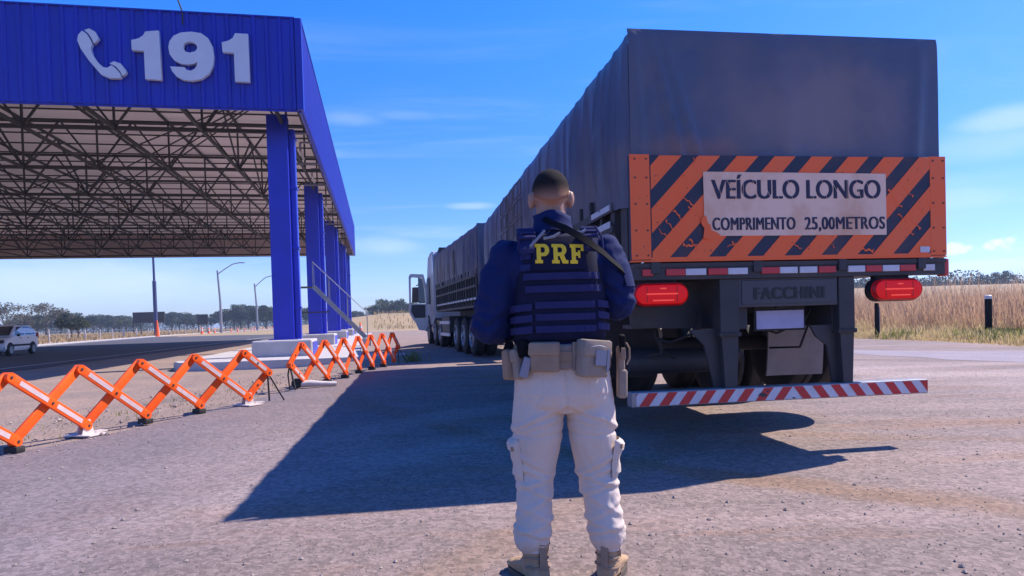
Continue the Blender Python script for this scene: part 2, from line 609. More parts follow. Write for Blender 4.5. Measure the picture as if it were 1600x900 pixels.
def tarp_dust():
    # an old dust and rust-coloured smear on the rear of the tarpaulin
    nt = M_tarp.node_tree
    b = nt.nodes['Principled BSDF']
    c = b.inputs['Base Color'].links[0].from_socket
    t = nt.nodes.new('ShaderNodeTexCoord')
    n = nt.nodes.new('ShaderNodeTexNoise')
    n.inputs['Scale'].default_value = 2.2
    n.inputs['Detail'].default_value = 7
    nt.links.new(t.outputs['Object'], n.inputs['Vector'])
    for loc, sc, col, amt in (((1.55, 0, 2.62), (1.0, .5, .50), (.235, .165, .165), .8), ((.55, 0, 2.34), (.5, .3, .16), (.30, .13, .10), .6), ((.0, 1.2, 2.2), (.4, 1.6, .45), (.20, .15, .14), .5), ((.0, 5.5, 2.4), (.4, 2.4, .7), (.19, .145, .135), .5)):
        mp_ = nt.nodes.new('ShaderNodeMapping')
        mp_.vector_type = 'TEXTURE'
        mp_.inputs['Location'].default_value = loc
        mp_.inputs['Scale'].default_value = sc
        nt.links.new(t.outputs['Object'], mp_.inputs[0])
        ln = nt.nodes.new('ShaderNodeVectorMath')
        ln.operation = 'LENGTH'
        nt.links.new(mp_.outputs[0], ln.inputs[0])
        ad = nt.nodes.new('ShaderNodeMath')
        ad.operation = 'MULTIPLY_ADD'
        ad.inputs[1].default_value = 1.6
        nt.links.new(n.outputs[0], ad.inputs[0])
        nt.links.new(ln.outputs[1], ad.inputs[2])
        m = nt.nodes.new('ShaderNodeMapRange')
        m.interpolation_type = 'SMOOTHSTEP'
        m.inputs[1].default_value = 2.1
        m.inputs[2].default_value = .9
        m.inputs[4].default_value = amt
        nt.links.new(ad.outputs[0], m.inputs[0])
        x = nt.nodes.new('ShaderNodeMix')
        x.data_type = 'RGBA'
        nt.links.new(m.outputs[0], x.inputs[0])
        nt.links.new(c, x.inputs[6])
        x.inputs[7].default_value = (*col, 1)
        c = x.outputs[2]
    nt.links.new(c, b.inputs['Base Color'])
tarp_dust()
# hair: dark on top, clipped to the skin below (a fade cut)
M_hair = bpy.data.materials.new('buzz_hair')
M_hair.use_nodes = True
def _hair():
    nt = M_hair.node_tree
    b = nt.nodes['Principled BSDF']
    b.inputs['Roughness'].default_value = .95
    b.inputs['Specular IOR Level'].default_value = .15
    t = nt.nodes.new('ShaderNodeTexCoord')
    s = nt.nodes.new('ShaderNodeSeparateXYZ')
    nt.links.new(t.outputs['Object'], s.inputs[0])
    n = nt.nodes.new('ShaderNodeTexNoise')
    n.inputs['Scale'].default_value = 300
    n.inputs['Detail'].default_value = 6
    nt.links.new(t.outputs['Object'], n.inputs['Vector'])
    a = nt.nodes.new('ShaderNodeMath')
    a.operation = 'MULTIPLY_ADD'
    a.inputs[1].default_value = .05
    nt.links.new(n.outputs[0], a.inputs[0])
    nt.links.new(s.outputs[2], a.inputs[2])
    m = nt.nodes.new('ShaderNodeMapRange')
    m.interpolation_type = 'SMOOTHSTEP'
    m.inputs[1].default_value = 1.603
    m.inputs[2].default_value = 1.688
    nt.links.new(a.outputs[0], m.inputs[0])
    x = nt.nodes.new('ShaderNodeMix')
    x.data_type = 'RGBA'
    x.inputs[6].default_value = (.37, .19, .13, 1)
    x.inputs[7].default_value = (.018, .015, .016, 1)
    nt.links.new(m.outputs[0], x.inputs[0])
    nt.links.new(x.outputs[2], b.inputs['Base Color'])
    bp = nt.nodes.new('ShaderNodeBump')
    bp.inputs['Strength'].default_value = .22
    bp.inputs['Distance'].default_value = .004
    nt.links.new(n.outputs[0], bp.inputs['Height'])
    nt.links.new(bp.outputs[0], b.inputs['Normal'])
_hair()

# ================================================================== SETTING
def sheet(name, pts, z, m, kind='structure', jag=0.0, seg=1.5, follow=False):
    """flat polygon with an uneven edge"""
    out = []
    n = len(pts)
    for i in range(n):
        a, b = Vector(pts[i]), Vector(pts[(i + 1) % n])
        k = max(1, int((b - a).length / seg)) if jag else 1
        nrm = Vector((-(b - a).y, (b - a).x)).normalized()
        for j in range(k):
            p = a + (b - a) * j / k
            if jag and j:
                p = p + nrm * jag * nz(p.x * .9, p.y * .9, 3.1) * 2
            out.append((p.x, p.y, z))
    mb = MB()
    f = mb.bm.faces.new([mb.bm.verts.new(p) for p in out])
    if follow:
        for ax, vals in ((1, [3 + .9 * i for i in range(60)]), (0, [-8 + .7 * i for i in range(30)])):
            n_ = Vector((1, 0, 0)) if ax == 0 else Vector((0, 1, 0))
            for v_ in vals:
                bmesh.ops.bisect_plane(mb.bm, geom=list(mb.bm.verts) + list(mb.bm.edges) + list(mb.bm.faces), plane_co=n_ * v_, plane_no=n_)
        for v_ in mb.bm.verts:
            v_.co.z += rise(v_.co.x, v_.co.y)
    bmesh.ops.triangulate(mb.bm, faces=list(mb.bm.faces))
    return mb.build(name, m, kind=kind, smooth='all' if follow else False)

# ground with a rise far right and a mound straight ahead
def ground_z(x, y):
    z = -0.02
    d = math.hypot(x, y)
    if y > 60:
        g = 2.9 * math.exp(-(((x + 21) / 17) ** 2 + ((y - 125) / 16) ** 2))
        z += g
    z -= .16 * _ss((x + 9.5) / 2) * (1 - _ss((x - 8.5) / 2)) * _ss((y - 4) / 4) * (1 - _ss((y - 45) / 8))
    t = x / max(y, 1)
    if t > .2 and y > 60:
        k = min(1, (t - .2) / .25) * min(1, (y - 60) / 160)
        z += 7.5 * k * k * (3 - 2 * k)
    return z
_g = MB()
xs = [-3000, -1500, -700, -350, -200, -120] + list(range(-90, 121, 6)) + [160, 230, 350, 700, 1500, 3000]
ys = [-60, -20] + list(range(0, 181, 6)) + [200, 230, 270, 320, 400, 550, 800, 1300, 2200, 3500]
gv = [[_g.bm.verts.new((x, y, ground_z(x, y))) for y in ys] for x in xs]
for i in range(len(xs) - 1):
    for j in range(len(ys) - 1):
        _g.bm.faces.new((gv[i][j], gv[i + 1][j], gv[i + 1][j + 1], gv[i][j + 1]))
_g.build('ground', M_field, smooth=True, kind='structure')

ROAD_NEAR = [(-10.6, -12), (-12.2, 0), (-14.9, 21.3), (-21.0, 58), (-50, 221), (-120, 600)]
ROAD_FAR = [(-18, -12), (-23, 10), (-30, 30), (-39.7, 57), (-52.3, 98), (-78, 221), (-160, 600)]
sheet('dirt_verge', [(-10.5, -12), (-3.5, -12), (-3.4, 4), (-1.6, 16), (1.5, 24), (1.5, 59), (-28, 118), (-60, 300), (-62, 300), (-20.9, 58), (-14.8, 21.3), (-12.1, 0)], -0.014, M_dirt, follow=True)
sheet('road', ROAD_NEAR + ROAD_FAR[::-1], -0.010, M_road)
def stripe(name, pts, w, z, m):
    mb = MB()
    pts = [Vector((*p, z)) for p in pts]
    L, Rr = [], []
    for i, p in enumerate(pts):
        d = (pts[min(i + 1, len(pts) - 1)] - pts[max(i - 1, 0)]).normalized()
        s = Vector((d.y, -d.x, 0)) * w / 2
        L.append(mb.bm.verts.new(p - s))
        Rr.append(mb.bm.verts.new(p + s))
    for i in range(len(pts) - 1):
        mb.bm.faces.new((L[i], Rr[i], Rr[i + 1], L[i + 1]))
    return mb.build(name, m, kind='structure')
stripe('road_marking', [(-13.4, 0), (-16.2, 21.3), (-22.4, 58), (-51.4, 221)], .16, -.006, M_paint)
stripe('road_marking', [(-22.2, 10), (-29.2, 30), (-38.8, 57), (-51.4, 98), (-77, 221)], .22, -.006, M_paint)
kb = MB()
for a, b in zip(ROAD_FAR[1:-1], ROAD_FAR[2:]):
    kb.beam((a[0] - .1, a[1], .05), (b[0] - .1, b[1], .05), .22, .14)
kb.build('kerb', M_conc, kind='structure')

YARD = [(-5.6, -12), (-4.95, 2), (-4.62, 6.2), (-4.25, 7.1), (-3.72, 9.6), (-3.4, 11.2), (-3.0, 14.5), (-2.5, 18.6), (-2.5, 24), (-4.5, 60), (2, 62), (13, 40),
        (12.8, 24.5), (13.6, 21.4), (13.3, 17.6), (14.5, 10), (16, -12)]
yard = sheet('yard', YARD, 0.0, M_yard, jag=.12, seg=.8, follow=True)
# yard surface: gravelly old asphalt, dust patches and faint wheel tracks
def yard_nodes():
    nt = M_yard.node_tree
    b = nt.nodes['Principled BSDF']
    old = b.inputs['Base Color'].links[0].from_socket
    t = nt.nodes.new('ShaderNodeTexCoord')
    mp_ = nt.nodes.new('ShaderNodeMapping')
    mp_.inputs['Rotation'].default_value = (0, 0, R(52))
    mp_.inputs['Scale'].default_value = (.28, 1.5, 1)
    nt.links.new(t.outputs['Object'], mp_.inputs[0])
    def layer(src, vec, scale, lo, hi, col, amt, seed):
        n = nt.nodes.new('ShaderNodeTexNoise')
        n.inputs['Scale'].default_value = scale
        n.inputs['Detail'].default_value = 7
        n.inputs['Roughness'].default_value = .65
        n.noise_dimensions = '4D'
        n.inputs['W'].default_value = seed
        nt.links.new(vec, n.inputs['Vector'])
        m = nt.nodes.new('ShaderNodeMapRange')
        m.inputs[1].default_value = lo
        m.inputs[2].default_value = hi
        m.inputs[4].default_value = amt
        nt.links.new(n.outputs[0], m.inputs[0])
        x = nt.nodes.new('ShaderNodeMix')
        x.data_type = 'RGBA'
        nt.links.new(m.outputs[0], x.inputs[0])
        nt.links.new(src, x.inputs[6])
        x.inputs[7].default_value = (*col, 1)
        return x.outputs[2]
    c = layer(old, mp_.outputs[0], .7, .46, .68, (.325, .235, .212), .85, 1.3)
    c = layer(c, mp_.outputs[0], 1.0, .53, .66, (.25, .145, .095), .75, 7.7)
    c = layer(c, mp_.outputs[0], 2.6, .58, .66, (.20, .115, .075), .7, 15.2)
    c = layer(c, t.outputs['Object'], 1.3, .60, .68, (.13, .105, .11), .6, 22.2)
    c = layer(c, t.outputs['Object'], .22, .48, .62, (.30, .232, .22), .5, 3.9)
    def band(c, cx, cy, ang, k, half, col, amt, seed):
        # a wheel track: distance from a gently bent line, broken up by noise
        sx_ = nt.nodes.new('ShaderNodeMapping')
        sx_.vector_type = 'TEXTURE'
        sx_.inputs['Location'].default_value = (cx, cy, 0)
        sx_.inputs['Rotation'].default_value = (0, 0, ang)
        nt.links.new(t.outputs['Object'], sx_.inputs[0])
        sp_ = nt.nodes.new('ShaderNodeSeparateXYZ')
        nt.links.new(sx_.outputs[0], sp_.inputs[0])
        def mth(op, a, b, cc=None):
            q = nt.nodes.new('ShaderNodeMath')
            q.operation = op
            for i_, v_ in enumerate((a, b, cc)):
                if v_ is None:
                    continue
                if isinstance(v_, (int, float)):
                    q.inputs[i_].default_value = v_
                else:
                    nt.links.new(v_, q.inputs[i_])
            return q.outputs[0]
        y_ = mth('SUBTRACT', sp_.outputs[1], mth('MULTIPLY', mth('MULTIPLY', sp_.outputs[0], sp_.outputs[0]), k))
        n_ = nt.nodes.new('ShaderNodeTexNoise')
        n_.inputs['Scale'].default_value = 2.6
        n_.inputs['Detail'].default_value = 8
        n_.inputs['Roughness'].default_value = .7
        nt.links.new(t.outputs['Object'], n_.inputs['Vector'])
        dd = mth('ADD', mth('DIVIDE', mth('ABSOLUTE', y_, 0), half), mth('MULTIPLY_ADD', n_.outputs[0], 2.6, -1.3))
        r_ = nt.nodes.new('ShaderNodeMapRange')
        r_.interpolation_type = 'SMOOTHSTEP'
        r_.inputs[1].default_value = 1.2
        r_.inputs[2].default_value = .2
        r_.inputs[4].default_value = amt
        nt.links.new(dd, r_.inputs[0])
        x_ = nt.nodes.new('ShaderNodeMix')
        x_.data_type = 'RGBA'
        nt.links.new(r_.outputs[0], x_.inputs[0])
        nt.links.new(c, x_.inputs[6])
        x_.inputs[7].default_value = (*col, 1)
        return x_.outputs[2]
    c = band(c, 2.4, 3.9, -.55, .05, .22, (.225, .135, .085), .62, 1)
    c = band(c, 3.3, 3.2, -.52, .04, .20, (.215, .13, .082), .55, 2)
    c = band(c, 3.6, 5.6, -.30, .03, .16, (.22, .135, .09), .5, 3)
    c = band(c, -.1, 3.3, .95, .03, .18, (.235, .15, .10), .45, 4)
    c = band(c, -2.2, 6.0, .88, -.03, .45, (.35, .27, .25), .55, 5)
    c = band(c, -1.2, 5.2, .86, -.03, .35, (.34, .265, .25), .5, 6)
    c = band(c, 7.0, 10.5, -.25, .02, .7, (.36, .27, .24), .6, 7)
    # greyer, darker gravel towards the verge on the left
    sx = nt.nodes.new('ShaderNodeSeparateXYZ')
    nt.links.new(t.outputs['Object'], sx.inputs[0])
    nb_ = nt.nodes.new('ShaderNodeTexNoise')
    nb_.inputs['Scale'].default_value = .9
    nb_.inputs['Detail'].default_value = 5
    nt.links.new(t.outputs['Object'], nb_.inputs['Vector'])
    ad = nt.nodes.new('ShaderNodeMath')
    ad.operation = 'MULTIPLY_ADD'
    ad.inputs[1].default_value = 3.2
    nt.links.new(nb_.outputs[0], ad.inputs[0])
    nt.links.new(sx.outputs[0], ad.inputs[2])
    mg0 = nt.nodes.new('ShaderNodeMapRange')
    mg0.interpolation_type = 'SMOOTHSTEP'
    mg0.inputs[1].default_value = -2.6
    mg0.inputs[2].default_value = 1.6
    mg0.inputs[3].default_value = .85
    mg0.inputs[4].default_value = 0
    nt.links.new(ad.outputs[0], mg0.inputs[0])
    xg = nt.nodes.new('ShaderNodeMix')
    xg.data_type = 'RGBA'
    nt.links.new(mg0.outputs[0], xg.inputs[0])
    nt.links.new(c, xg.inputs[6])
    xg.inputs[7].default_value = (.155, .128, .145, 1)
    c = xg.outputs[2]
    # stones in the asphalt
    v = nt.nodes.new('ShaderNodeTexVoronoi')
    v.inputs['Scale'].default_value = 36
    nt.links.new(t.outputs['Object'], v.inputs['Vector'])
    sp = nt.nodes.new('ShaderNodeSeparateColor')
    nt.links.new(v.outputs['Color'], sp.inputs[0])
    m = nt.nodes.new('ShaderNodeMapRange')
    m.inputs[1].default_value = .0
    m.inputs[2].default_value = 1.0
    m.inputs[3].default_value = .72
    m.inputs[4].default_value = 1.27
    nt.links.new(sp.outputs[0], m.inputs[0])
    x = nt.nodes.new('ShaderNodeMix')
    x.data_type = 'RGBA'
    x.blend_type = 'MULTIPLY'
    x.inputs[0].default_value = 1
    nt.links.new(c, x.inputs[6])
    nt.links.new(m.outputs[0], x.inputs[7])
    nt.links.new(x.outputs[2], b.inputs['Base Color'])
yard_nodes()
# worn lane along the grass
sheet('gravel_lane', [(8.5, 19.5), (9.6, 17.5), (11.6, 16.0), (13.0, 15.0), (13.6, 13), (15, 10), (15, 4), (11.5, 9), (9.4, 13.2), (8.2, 16)], .004,
      mat('lane_gravel', (.235, .205, .235), .92, vscale=.9, color2=(.31, .255, .27), bump=.5, bscale=30, speck=.3), jag=.25, seg=.7, follow=True)

# kerb island under the columns
CAN = Vector((-5.6011, 18.6915, 0))
CYAW = 0.1941
def can_w(u, v, z=0.0):
    c, s = math.cos(CYAW), math.sin(CYAW)
    return Vector((CAN.x + u * c - v * s, CAN.y + u * s + v * c, z))
isl = MB()
nose = [(-3.6, .2), (-3.3, -.55), (-2.4, -.9), (.2, -1.0), (2.1, -.95), (2.6, -.6), (2.75, -.05), (2.45, .5), (1.6, 1.2), (1.2, 3), (1.2, 42), (-3.4, 42)]
isl.prism(nose, -.1, .21, lambda x, y, h: can_w(x, y, h))
bmesh.ops.bevel(isl.bm, geom=[e for e in isl.bm.edges if all(v.co.z > .15 for v in e.verts)], offset=.03, segments=2, affect='EDGES')
isl.build('kerb_island', M_conc, kind='structure')

# ================================================================== CANOPY
canopy = thing('station_canopy', 'huge blue corrugated canopy on blue columns with white 191 and telephone sign', 'canopy', CAN, CYAW)
ZB, ZT, CL, CW = 7.03, 9.51, 41.2, 40.0
def rib_wall(mb, along0, along1, pitch, depth, fn, back=.05):
    """ribbed sheet: fn(s, out, z) gives the point; s along the wall, out outwards"""
    prof = []
    s = along0
    while s < along1 - pitch:
        prof += [(s, 0), (s + pitch * .62, 0), (s + pitch * .70, depth), (s + pitch * .92, depth)]
        s += pitch
    prof += [(s, 0), (along1, 0)]
    for (a, oa), (b, ob) in zip(prof, prof[1:]):
        mb.poly([fn(a, oa, ZB), fn(b, ob, ZB), fn(b, ob, ZT), fn(a, oa, ZT)])
    mb.poly([fn(along0, -back, ZB), fn(along1, -back, ZB), fn(along1, -back, ZT), fn(along0, -back, ZT)])
    for z in (ZB, ZT):
        for (a, oa), (b, ob) in zip(prof, prof[1:]):
            mb.poly([fn(a, oa, z), fn(b, ob, z), fn(b, -back, z), fn(a, -back, z)])
fr = MB()
rib_wall(fr, -CW, -.12, .335, .04, lambda s, o, z: (s, -o, z))
fr.build('front_fascia', M_bluesheet, canopy)
sf = MB()
rib_wall(sf, 0.1, CL, .26, .03, lambda s, o, z: (o, s, z))
sf.build('side_fascia', M_bluesheet, canopy)
bf = MB()
bf.span((-CW, CL, ZB), (0.0, CL + .06, ZT))
bf.span((-CW - .06, 0, ZB), (-CW, CL, ZT))
bf.build('rear_fascia', M_bluesheet, canopy)
ln0 = MB()
ln0.span((-CW + .02, CL - .03, ZB + .03), (-.08, CL - .004, ZT - .1))
ln0.build('rear_lining', M_soffit, canopy)
tr = MB()
tr.span((-.13, -.06, ZB - .012), (.045, .11, ZT + .012), bev=.01)
tr.span((-CW, -.055, ZT), (-.13, .03, ZT + .035))
tr.span((-.03, .11, ZT), (.045, CL, ZT + .035))
tr.span((-.10, .11, ZB - .05), (-.04, CL - .01, ZB - .005))
tr.span((-CW, .02, ZB - .05), (-.13, .05, ZB - .005))
tr.build('edge_trim', M_bluesheet, canopy)
rf = MB()
rf.grid(40, 8, lambda a, b: (-CW + a * (CW - .08), .08 + b * (CL - .1), 8.95 + .10 * math.sin(a * PI)))
rf.build('roof', M_soffit, canopy)
# space-frame trusses
TU = [-.75 - 2.45 * k for k in range(17)]
TV = [2.6 + 5.4 * k for k in range(8)]
zb_, zt_ = 7.12, 8.84
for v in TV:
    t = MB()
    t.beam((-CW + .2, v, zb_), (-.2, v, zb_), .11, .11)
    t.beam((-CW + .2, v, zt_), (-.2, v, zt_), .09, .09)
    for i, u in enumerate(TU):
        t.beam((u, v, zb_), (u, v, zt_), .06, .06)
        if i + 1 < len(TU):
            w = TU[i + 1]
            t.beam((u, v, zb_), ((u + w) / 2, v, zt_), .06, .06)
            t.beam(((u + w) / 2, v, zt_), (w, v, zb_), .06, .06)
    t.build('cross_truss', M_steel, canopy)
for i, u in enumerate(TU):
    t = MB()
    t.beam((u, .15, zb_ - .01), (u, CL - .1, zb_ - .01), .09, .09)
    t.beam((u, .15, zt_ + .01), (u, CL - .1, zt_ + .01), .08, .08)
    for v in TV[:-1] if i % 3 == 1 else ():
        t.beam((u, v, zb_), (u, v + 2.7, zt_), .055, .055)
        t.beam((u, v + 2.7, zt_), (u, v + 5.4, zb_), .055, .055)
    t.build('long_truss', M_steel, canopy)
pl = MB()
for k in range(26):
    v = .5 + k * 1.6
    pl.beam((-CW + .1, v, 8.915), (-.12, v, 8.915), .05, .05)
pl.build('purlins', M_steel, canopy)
sus = MB()
for k in range(4):
    sus.tube([(-.45, .3, 7.8), (-14 - 2 * k, 14 + 6 * k, 7.05)], .025, 5)
sus.build('tie_cables', M_steel, canopy)
# columns
COLV = (1.75, 11.9, 23.0, 33.0, 40.0)
for row, uc in enumerate((-.90, -CW + 1.2)):
    for v in COLV:
        h = .68
        c = MB()
        c.span((uc - .29, v - .24, h), (uc + .29, v + .24, 7.35), bev=.012)
        c.span((uc - .42, v - .38, h), (uc + .42, v + .38, h + .035))
        col_o = c.build('column', M_blue, canopy)
        d = MB()
        d.span((uc + .30, v + .02, .68), (uc + .47, v + .34, 7.0), bev=.03)
        for z in (1.6, 3.4, 5.2, 6.7):
            d.span((uc + .293, v - .02, z), (uc + .50, v + .37, z + .06))
        d.build('downpipe', M_blue, col_o)
        p = MB()
        p.span((uc - .80, v - .95, .13), (uc + .86, v + .85, .68), bev=.05)
        pp = p.build('plinth', M_conc, canopy)
        q = MB()
        q.span((uc + .855, v - .78, .15), (uc + .872, v + .78, .60), bev=.004)  # thin blue plate over the plinth's right side
        q.build('plinth_blue_face', M_blue, pp)
# brackets and gutter pipes under the side fascia
for v in (4.5, 8.5, 15.5, 19, 27, 30.5, 36):
    b = MB()
    b.tube([(-.12, v, 7.3), (-.55, v, 7.3), (-.55, v, 7.02), (-.55, v + 1.0, 6.98)], .045, 8)
    b.build('gutter_pipe', M_conc, canopy, smooth=True)
for v in (2.4, 6.5, 10.5, 17, 22, 28, 34, 39):
    b = MB()
    b.beam((-.10, v, ZB + .02), (-1.05, v, ZB + .02), .06, .06)
    b.build('outrigger', M_rim, canopy)
# sign letters on the front fascia (outline read off the photo, set on the fascia plane)
def can_uz(zx, zy):
    r = ray(zx / 2.857, zy / 2.857)
    o = Vector((0, 0, CAM_H))
    n = Vector((-math.sin(CYAW), math.cos(CYAW), 0))
    t = (CAN - o).dot(n) / r.dot(n)
    p = o + r * t - CAN
    return (p.x * math.cos(CYAW) + p.y * math.sin(CYAW), p.z)
def sign(name, loops, label=None):
    me = curve_mesh([[can_uz(*p) for p in lp] for lp in loops], .06)
    for v in me.vertices:
        v.co = Vector((v.co.x, -.11 - v.co.z, v.co.y))
    me.materials.clear()
    bm = bmesh.new()
    bm.from_mesh(me)
    bmesh.ops.recalc_face_normals(bm, faces=bm.faces)
    bm.to_mesh(me)
    bm.free()
    return link_mesh(name, me, M_letter, canopy, label=label)
sign('sign_numeral', [[(658, 152), (718, 148), (731, 367), (658, 362), (652, 238), (598, 234), (596, 190), (628, 183), (648, 170)]], 'first white numeral 1 of the emergency number')
sign('sign_numeral', [[(860, 153), (905, 160), (936, 182), (955, 217), (962, 262), (957, 305), (940, 339), (908, 362), (865, 371), (825, 366), (795, 350), (776, 327), (768, 307),
      (832, 310), (840, 321), (858, 326), (876, 318), (886, 302), (889, 287), (870, 295), (845, 299), (815, 295), (785, 279), (766, 253), (760, 222), (765, 195), (783, 171), (815, 157)],
      [(855, 198), (873, 202), (886, 214), (888, 228), (878, 240), (855, 246), (836, 241), (826, 226), (829, 208), (840, 200)]], 'white numeral 9 between the two ones')
sign('sign_numeral', [[(1055, 160), (1112, 163), (1121, 376), (1055, 373), (1050, 247), (1000, 243), (996, 200), (1025, 193), (1045, 180)]], 'last white numeral 1 beside the canopy corner')
sign('telephone_symbol', [[(357, 190), (362, 166), (378, 149), (398, 162), (413, 184), (424, 207), (416, 226), (425, 255), (446, 287), (472, 310), (490, 313), (508, 302), (528, 316), (544, 334), (553, 352), (545, 359),
      (500, 359), (462, 342), (410, 282), (372, 228)],
      [(388, 146), (410, 139), (436, 153), (452, 183), (432, 207), (420, 182), (405, 160)],
      [(500, 293), (520, 284), (549, 294), (570, 320), (576, 334), (558, 350), (546, 328), (526, 306)]])
an = MB()
_au, _az = can_uz(285 * 2.857, 26 * 2.857)
an.tube([(_au, .0, 9.2), (_au, .0, 9.55), (_au - .16, -.02, 10.05)], .022, 6)
an.tube([(_au - .16, -.02, 10.05), (_au - .36, -.02, 10.06), (_au - .46, -.02, 9.94)], .03, 6)
an.build('roof_antenna', M_steel, canopy)

# ================================================================== LORRY: rear trailer, front trailer, tractor
def wheel(parent, c, r, w, dual, name='wheel'):
    """a tyre with its rim as a sub-part; axle along local x; dual: offset of the inner twin or None"""
    t = MB()
    for off in ([0.0] if dual is None else [0.0, dual]):
        cc = (c[0] + off, c[1], c[2])
        t.lathe([(r * .56, -w / 2 + .02), (r * .70, -w / 2), (r * .90, -w / 2 + .005), (r * .985, -w / 2 + .035), (r, -w / 2 + .07), (r, -.045), (r * .975, -.035), (r * .975, .035), (r, .045),
                 (r, w / 2 - .07), (r * .985, w / 2 - .035), (r * .90, w / 2 - .005), (r * .70, w / 2), (r * .56, w / 2 - .02)], cc, (1, 0, 0), 40)
    tyre = t.build(name, M_black, parent, smooth=35)
    m = MB()
    s = -1 if c[0] < 1.3 else 1
    m.lathe([(r * .58, -.02), (r * .60, .06), (r * .52, .075), (r * .45, .0), (r * .30, -.015), (r * .28, .05), (r * .17, .06), (r * .15, .10), (.001, .105)],
            (c[0] + s * w * .32, c[1], c[2]), (s, 0, 0), 28)
    for k in range(10):
        a = 2 * PI * k / 10
        m.cyl((c[0] + s * (w * .32 + .01), c[1] + math.cos(a) * r * .37, c[2] + math.sin(a) * r * .37), (1, 0, 0), .022, .05, 8)
    m.build('rim', M_rim, tyre, smooth=35)
    return tyre

def tarp_mesh(L, zt, W=2.6, zlow=2.02, rear_low=2.26, seed=0.0, sag=.10):
    """tarpaulin over hoops: two sides, rear, front and top, with folds"""
    mb = MB()
    def hoop(v):
        return -.022 * abs(math.sin(v * PI / 1.15)) - .01
    def low(v):
        return zlow + sag * (nz(v * .55 + seed, 4.2) * 1.3) - .02 * abs(math.sin(v * PI / .8)) - .06 * math.exp(-v * 1.2)
    def fold(v, t):
        # t: 0 top, 1 bottom
        f = .030 * nz(v * 2.1 + seed, t * .35) + .022 * nz(v * 5.3 + seed + .35 * t, t * .5, 2.0) + .010 * nz(v * 13 + seed, t * 1.2, 4)
        cr_ = 0.0
        for vc, a, w, tl in ((.10, .05, .05, .10), (.36, .06, .035, .02), (.62, .05, .03, -.16), (.80, .085, .035, -.10), (1.25, .05, .04, .05), (1.62, .075, .035, .08), (2.1, .04, .03, -.05), (2.9, .055, .05, .1), (3.5, .05, .03, .02), (4.3, .065, .04, -.1), (5.2, .04, .03, .04), (6.1, .055, .05, .05), (6.9, .05, .03, -.05), (7.6, .06, .04, .1), (8.4, .05, .03, -.04), (9.2, .06, .05, 0)):
            cr_ += a * math.exp(-((v - vc - tl * t) / w) ** 2)
        return (f + cr_) * (.25 + .75 * min(1, t * 1.6)) + .03 * math.sin(t * PI) * abs(math.sin(v * PI / 1.15))
    nv = int(L * 22)
    for side in (-1, 1):
        def fn(a, b):
            v = a * L
            z1 = zt + hoop(v)
            z = z1 + (low(v) - z1) * b
            out = fold(v + (0 if side < 0 else 31), b) * .8
            edge = .02 * max(0, 1 - b * 12) ** 2
            x = (0 - out + edge) if side < 0 else (W + out - edge)
            return (x, v, z)
        mb.grid(nv, 30, fn)
    def rear(a, b):
        u = a * W
        z1 = zt + .012
        z = z1 + (rear_low - z1) * b
        d = .018 * nz(u * 1.6 + seed, b * 1.2, 9) + .01 * nz(u * 4 + seed, b * .7, 5)
        for uc, am, w, tl in ((.05, .045, .03, .03), (.17, .06, .022, .24), (.26, .035, .02, .30), (.12, .03, .02, .12), (2.45, .03, .05, -.08), (1.2, .012, .09, .1), (1.9, .010, .08, -.1)):
            d += am * math.exp(-((u - uc - tl * b) / w) ** 2) * min(1, .3 + b)
        d *= min(1, b * 7)
        edge = .012 * max(0, 1 - b * 14) ** 2
        x = u
        return (x, -d + edge - .005, z)
    mb.grid(70, 26, rear)
    mb.grid(20, 6, lambda a, b: (a * W, L - .02 + .02 * nz(a * 5), zt - .01 + (zlow - zt) * b))
    mb.grid(24, nv // 2, lambda a, b: (.05 + a * (W - .1), .05 + b * (L - .07), zt + hoop(b * L) * .9 - .03))
    # turned hem
    return mb

def stakes(root, L, zlow, zhigh, W=2.6, v0=.12, tape='low'):
    """open slatted sideboards: dark board, posts and pale rails"""
    for side, u in ((-1, .06), (1, W - .06)):
        mb = MB()
        mb.span((u - .02, v0, zlow), (u + .02, L - .1, zhigh))
        mb.build('sideboard', M_navyboard, root)
        po = MB()
        k = 0
        v = v0
        while v < L - .1:
            po.span((u + side * .02, v, zlow - .08), (u + side * .085, v + (.10 if k % 4 == 0 else .05), zhigh + .1))
            v += .36
            k += 1
        po.build('sideboard_posts', M_chassis, root)
        ra = MB()
        for z, h in ((zlow + .04, .07), (zlow + (zhigh - zlow) * .5, .06), (zhigh - .10, .07)):
            ra.span((u + side * .086, v0, z), (u + side * .105, L - .3, z + h))
        rails = ra.build('side_rails', M_chassis, root)
        ta = MB()
        for z, h in ((zlow + .04, .055),) if tape == 'low' else ((zlow + .30, .06), (zlow + .44, .055)):
            v = v0 + (.0 if tape == 'low' else .05)
            for q in range(30):
                ln_ = .30 if tape == 'low' else .55
                if v > L - 1 or (tape != 'low' and q > 0):
                    break
                ta.span((u + side * .105, v, z + .008), (u + side * .112, v + ln_, z + h))
                v += .46 if tape == 'low' else 1.3
        ta.build('rail_tape', M_white, rails)

def axle_set(root, vs, r=.50, W=2.6, lift=0.0):
    for v in vs:
        wheel(root, (.17, v, r + lift), r, .27, .32)
        wheel(root, (W - .17, v, r + lift), r, .27, -.32)
        a = MB()
        a.cyl((W / 2, v, r + lift), (1, 0, 0), .075, W - .6, 12)
        a.build('axle', M_chassis, root, smooth=True)

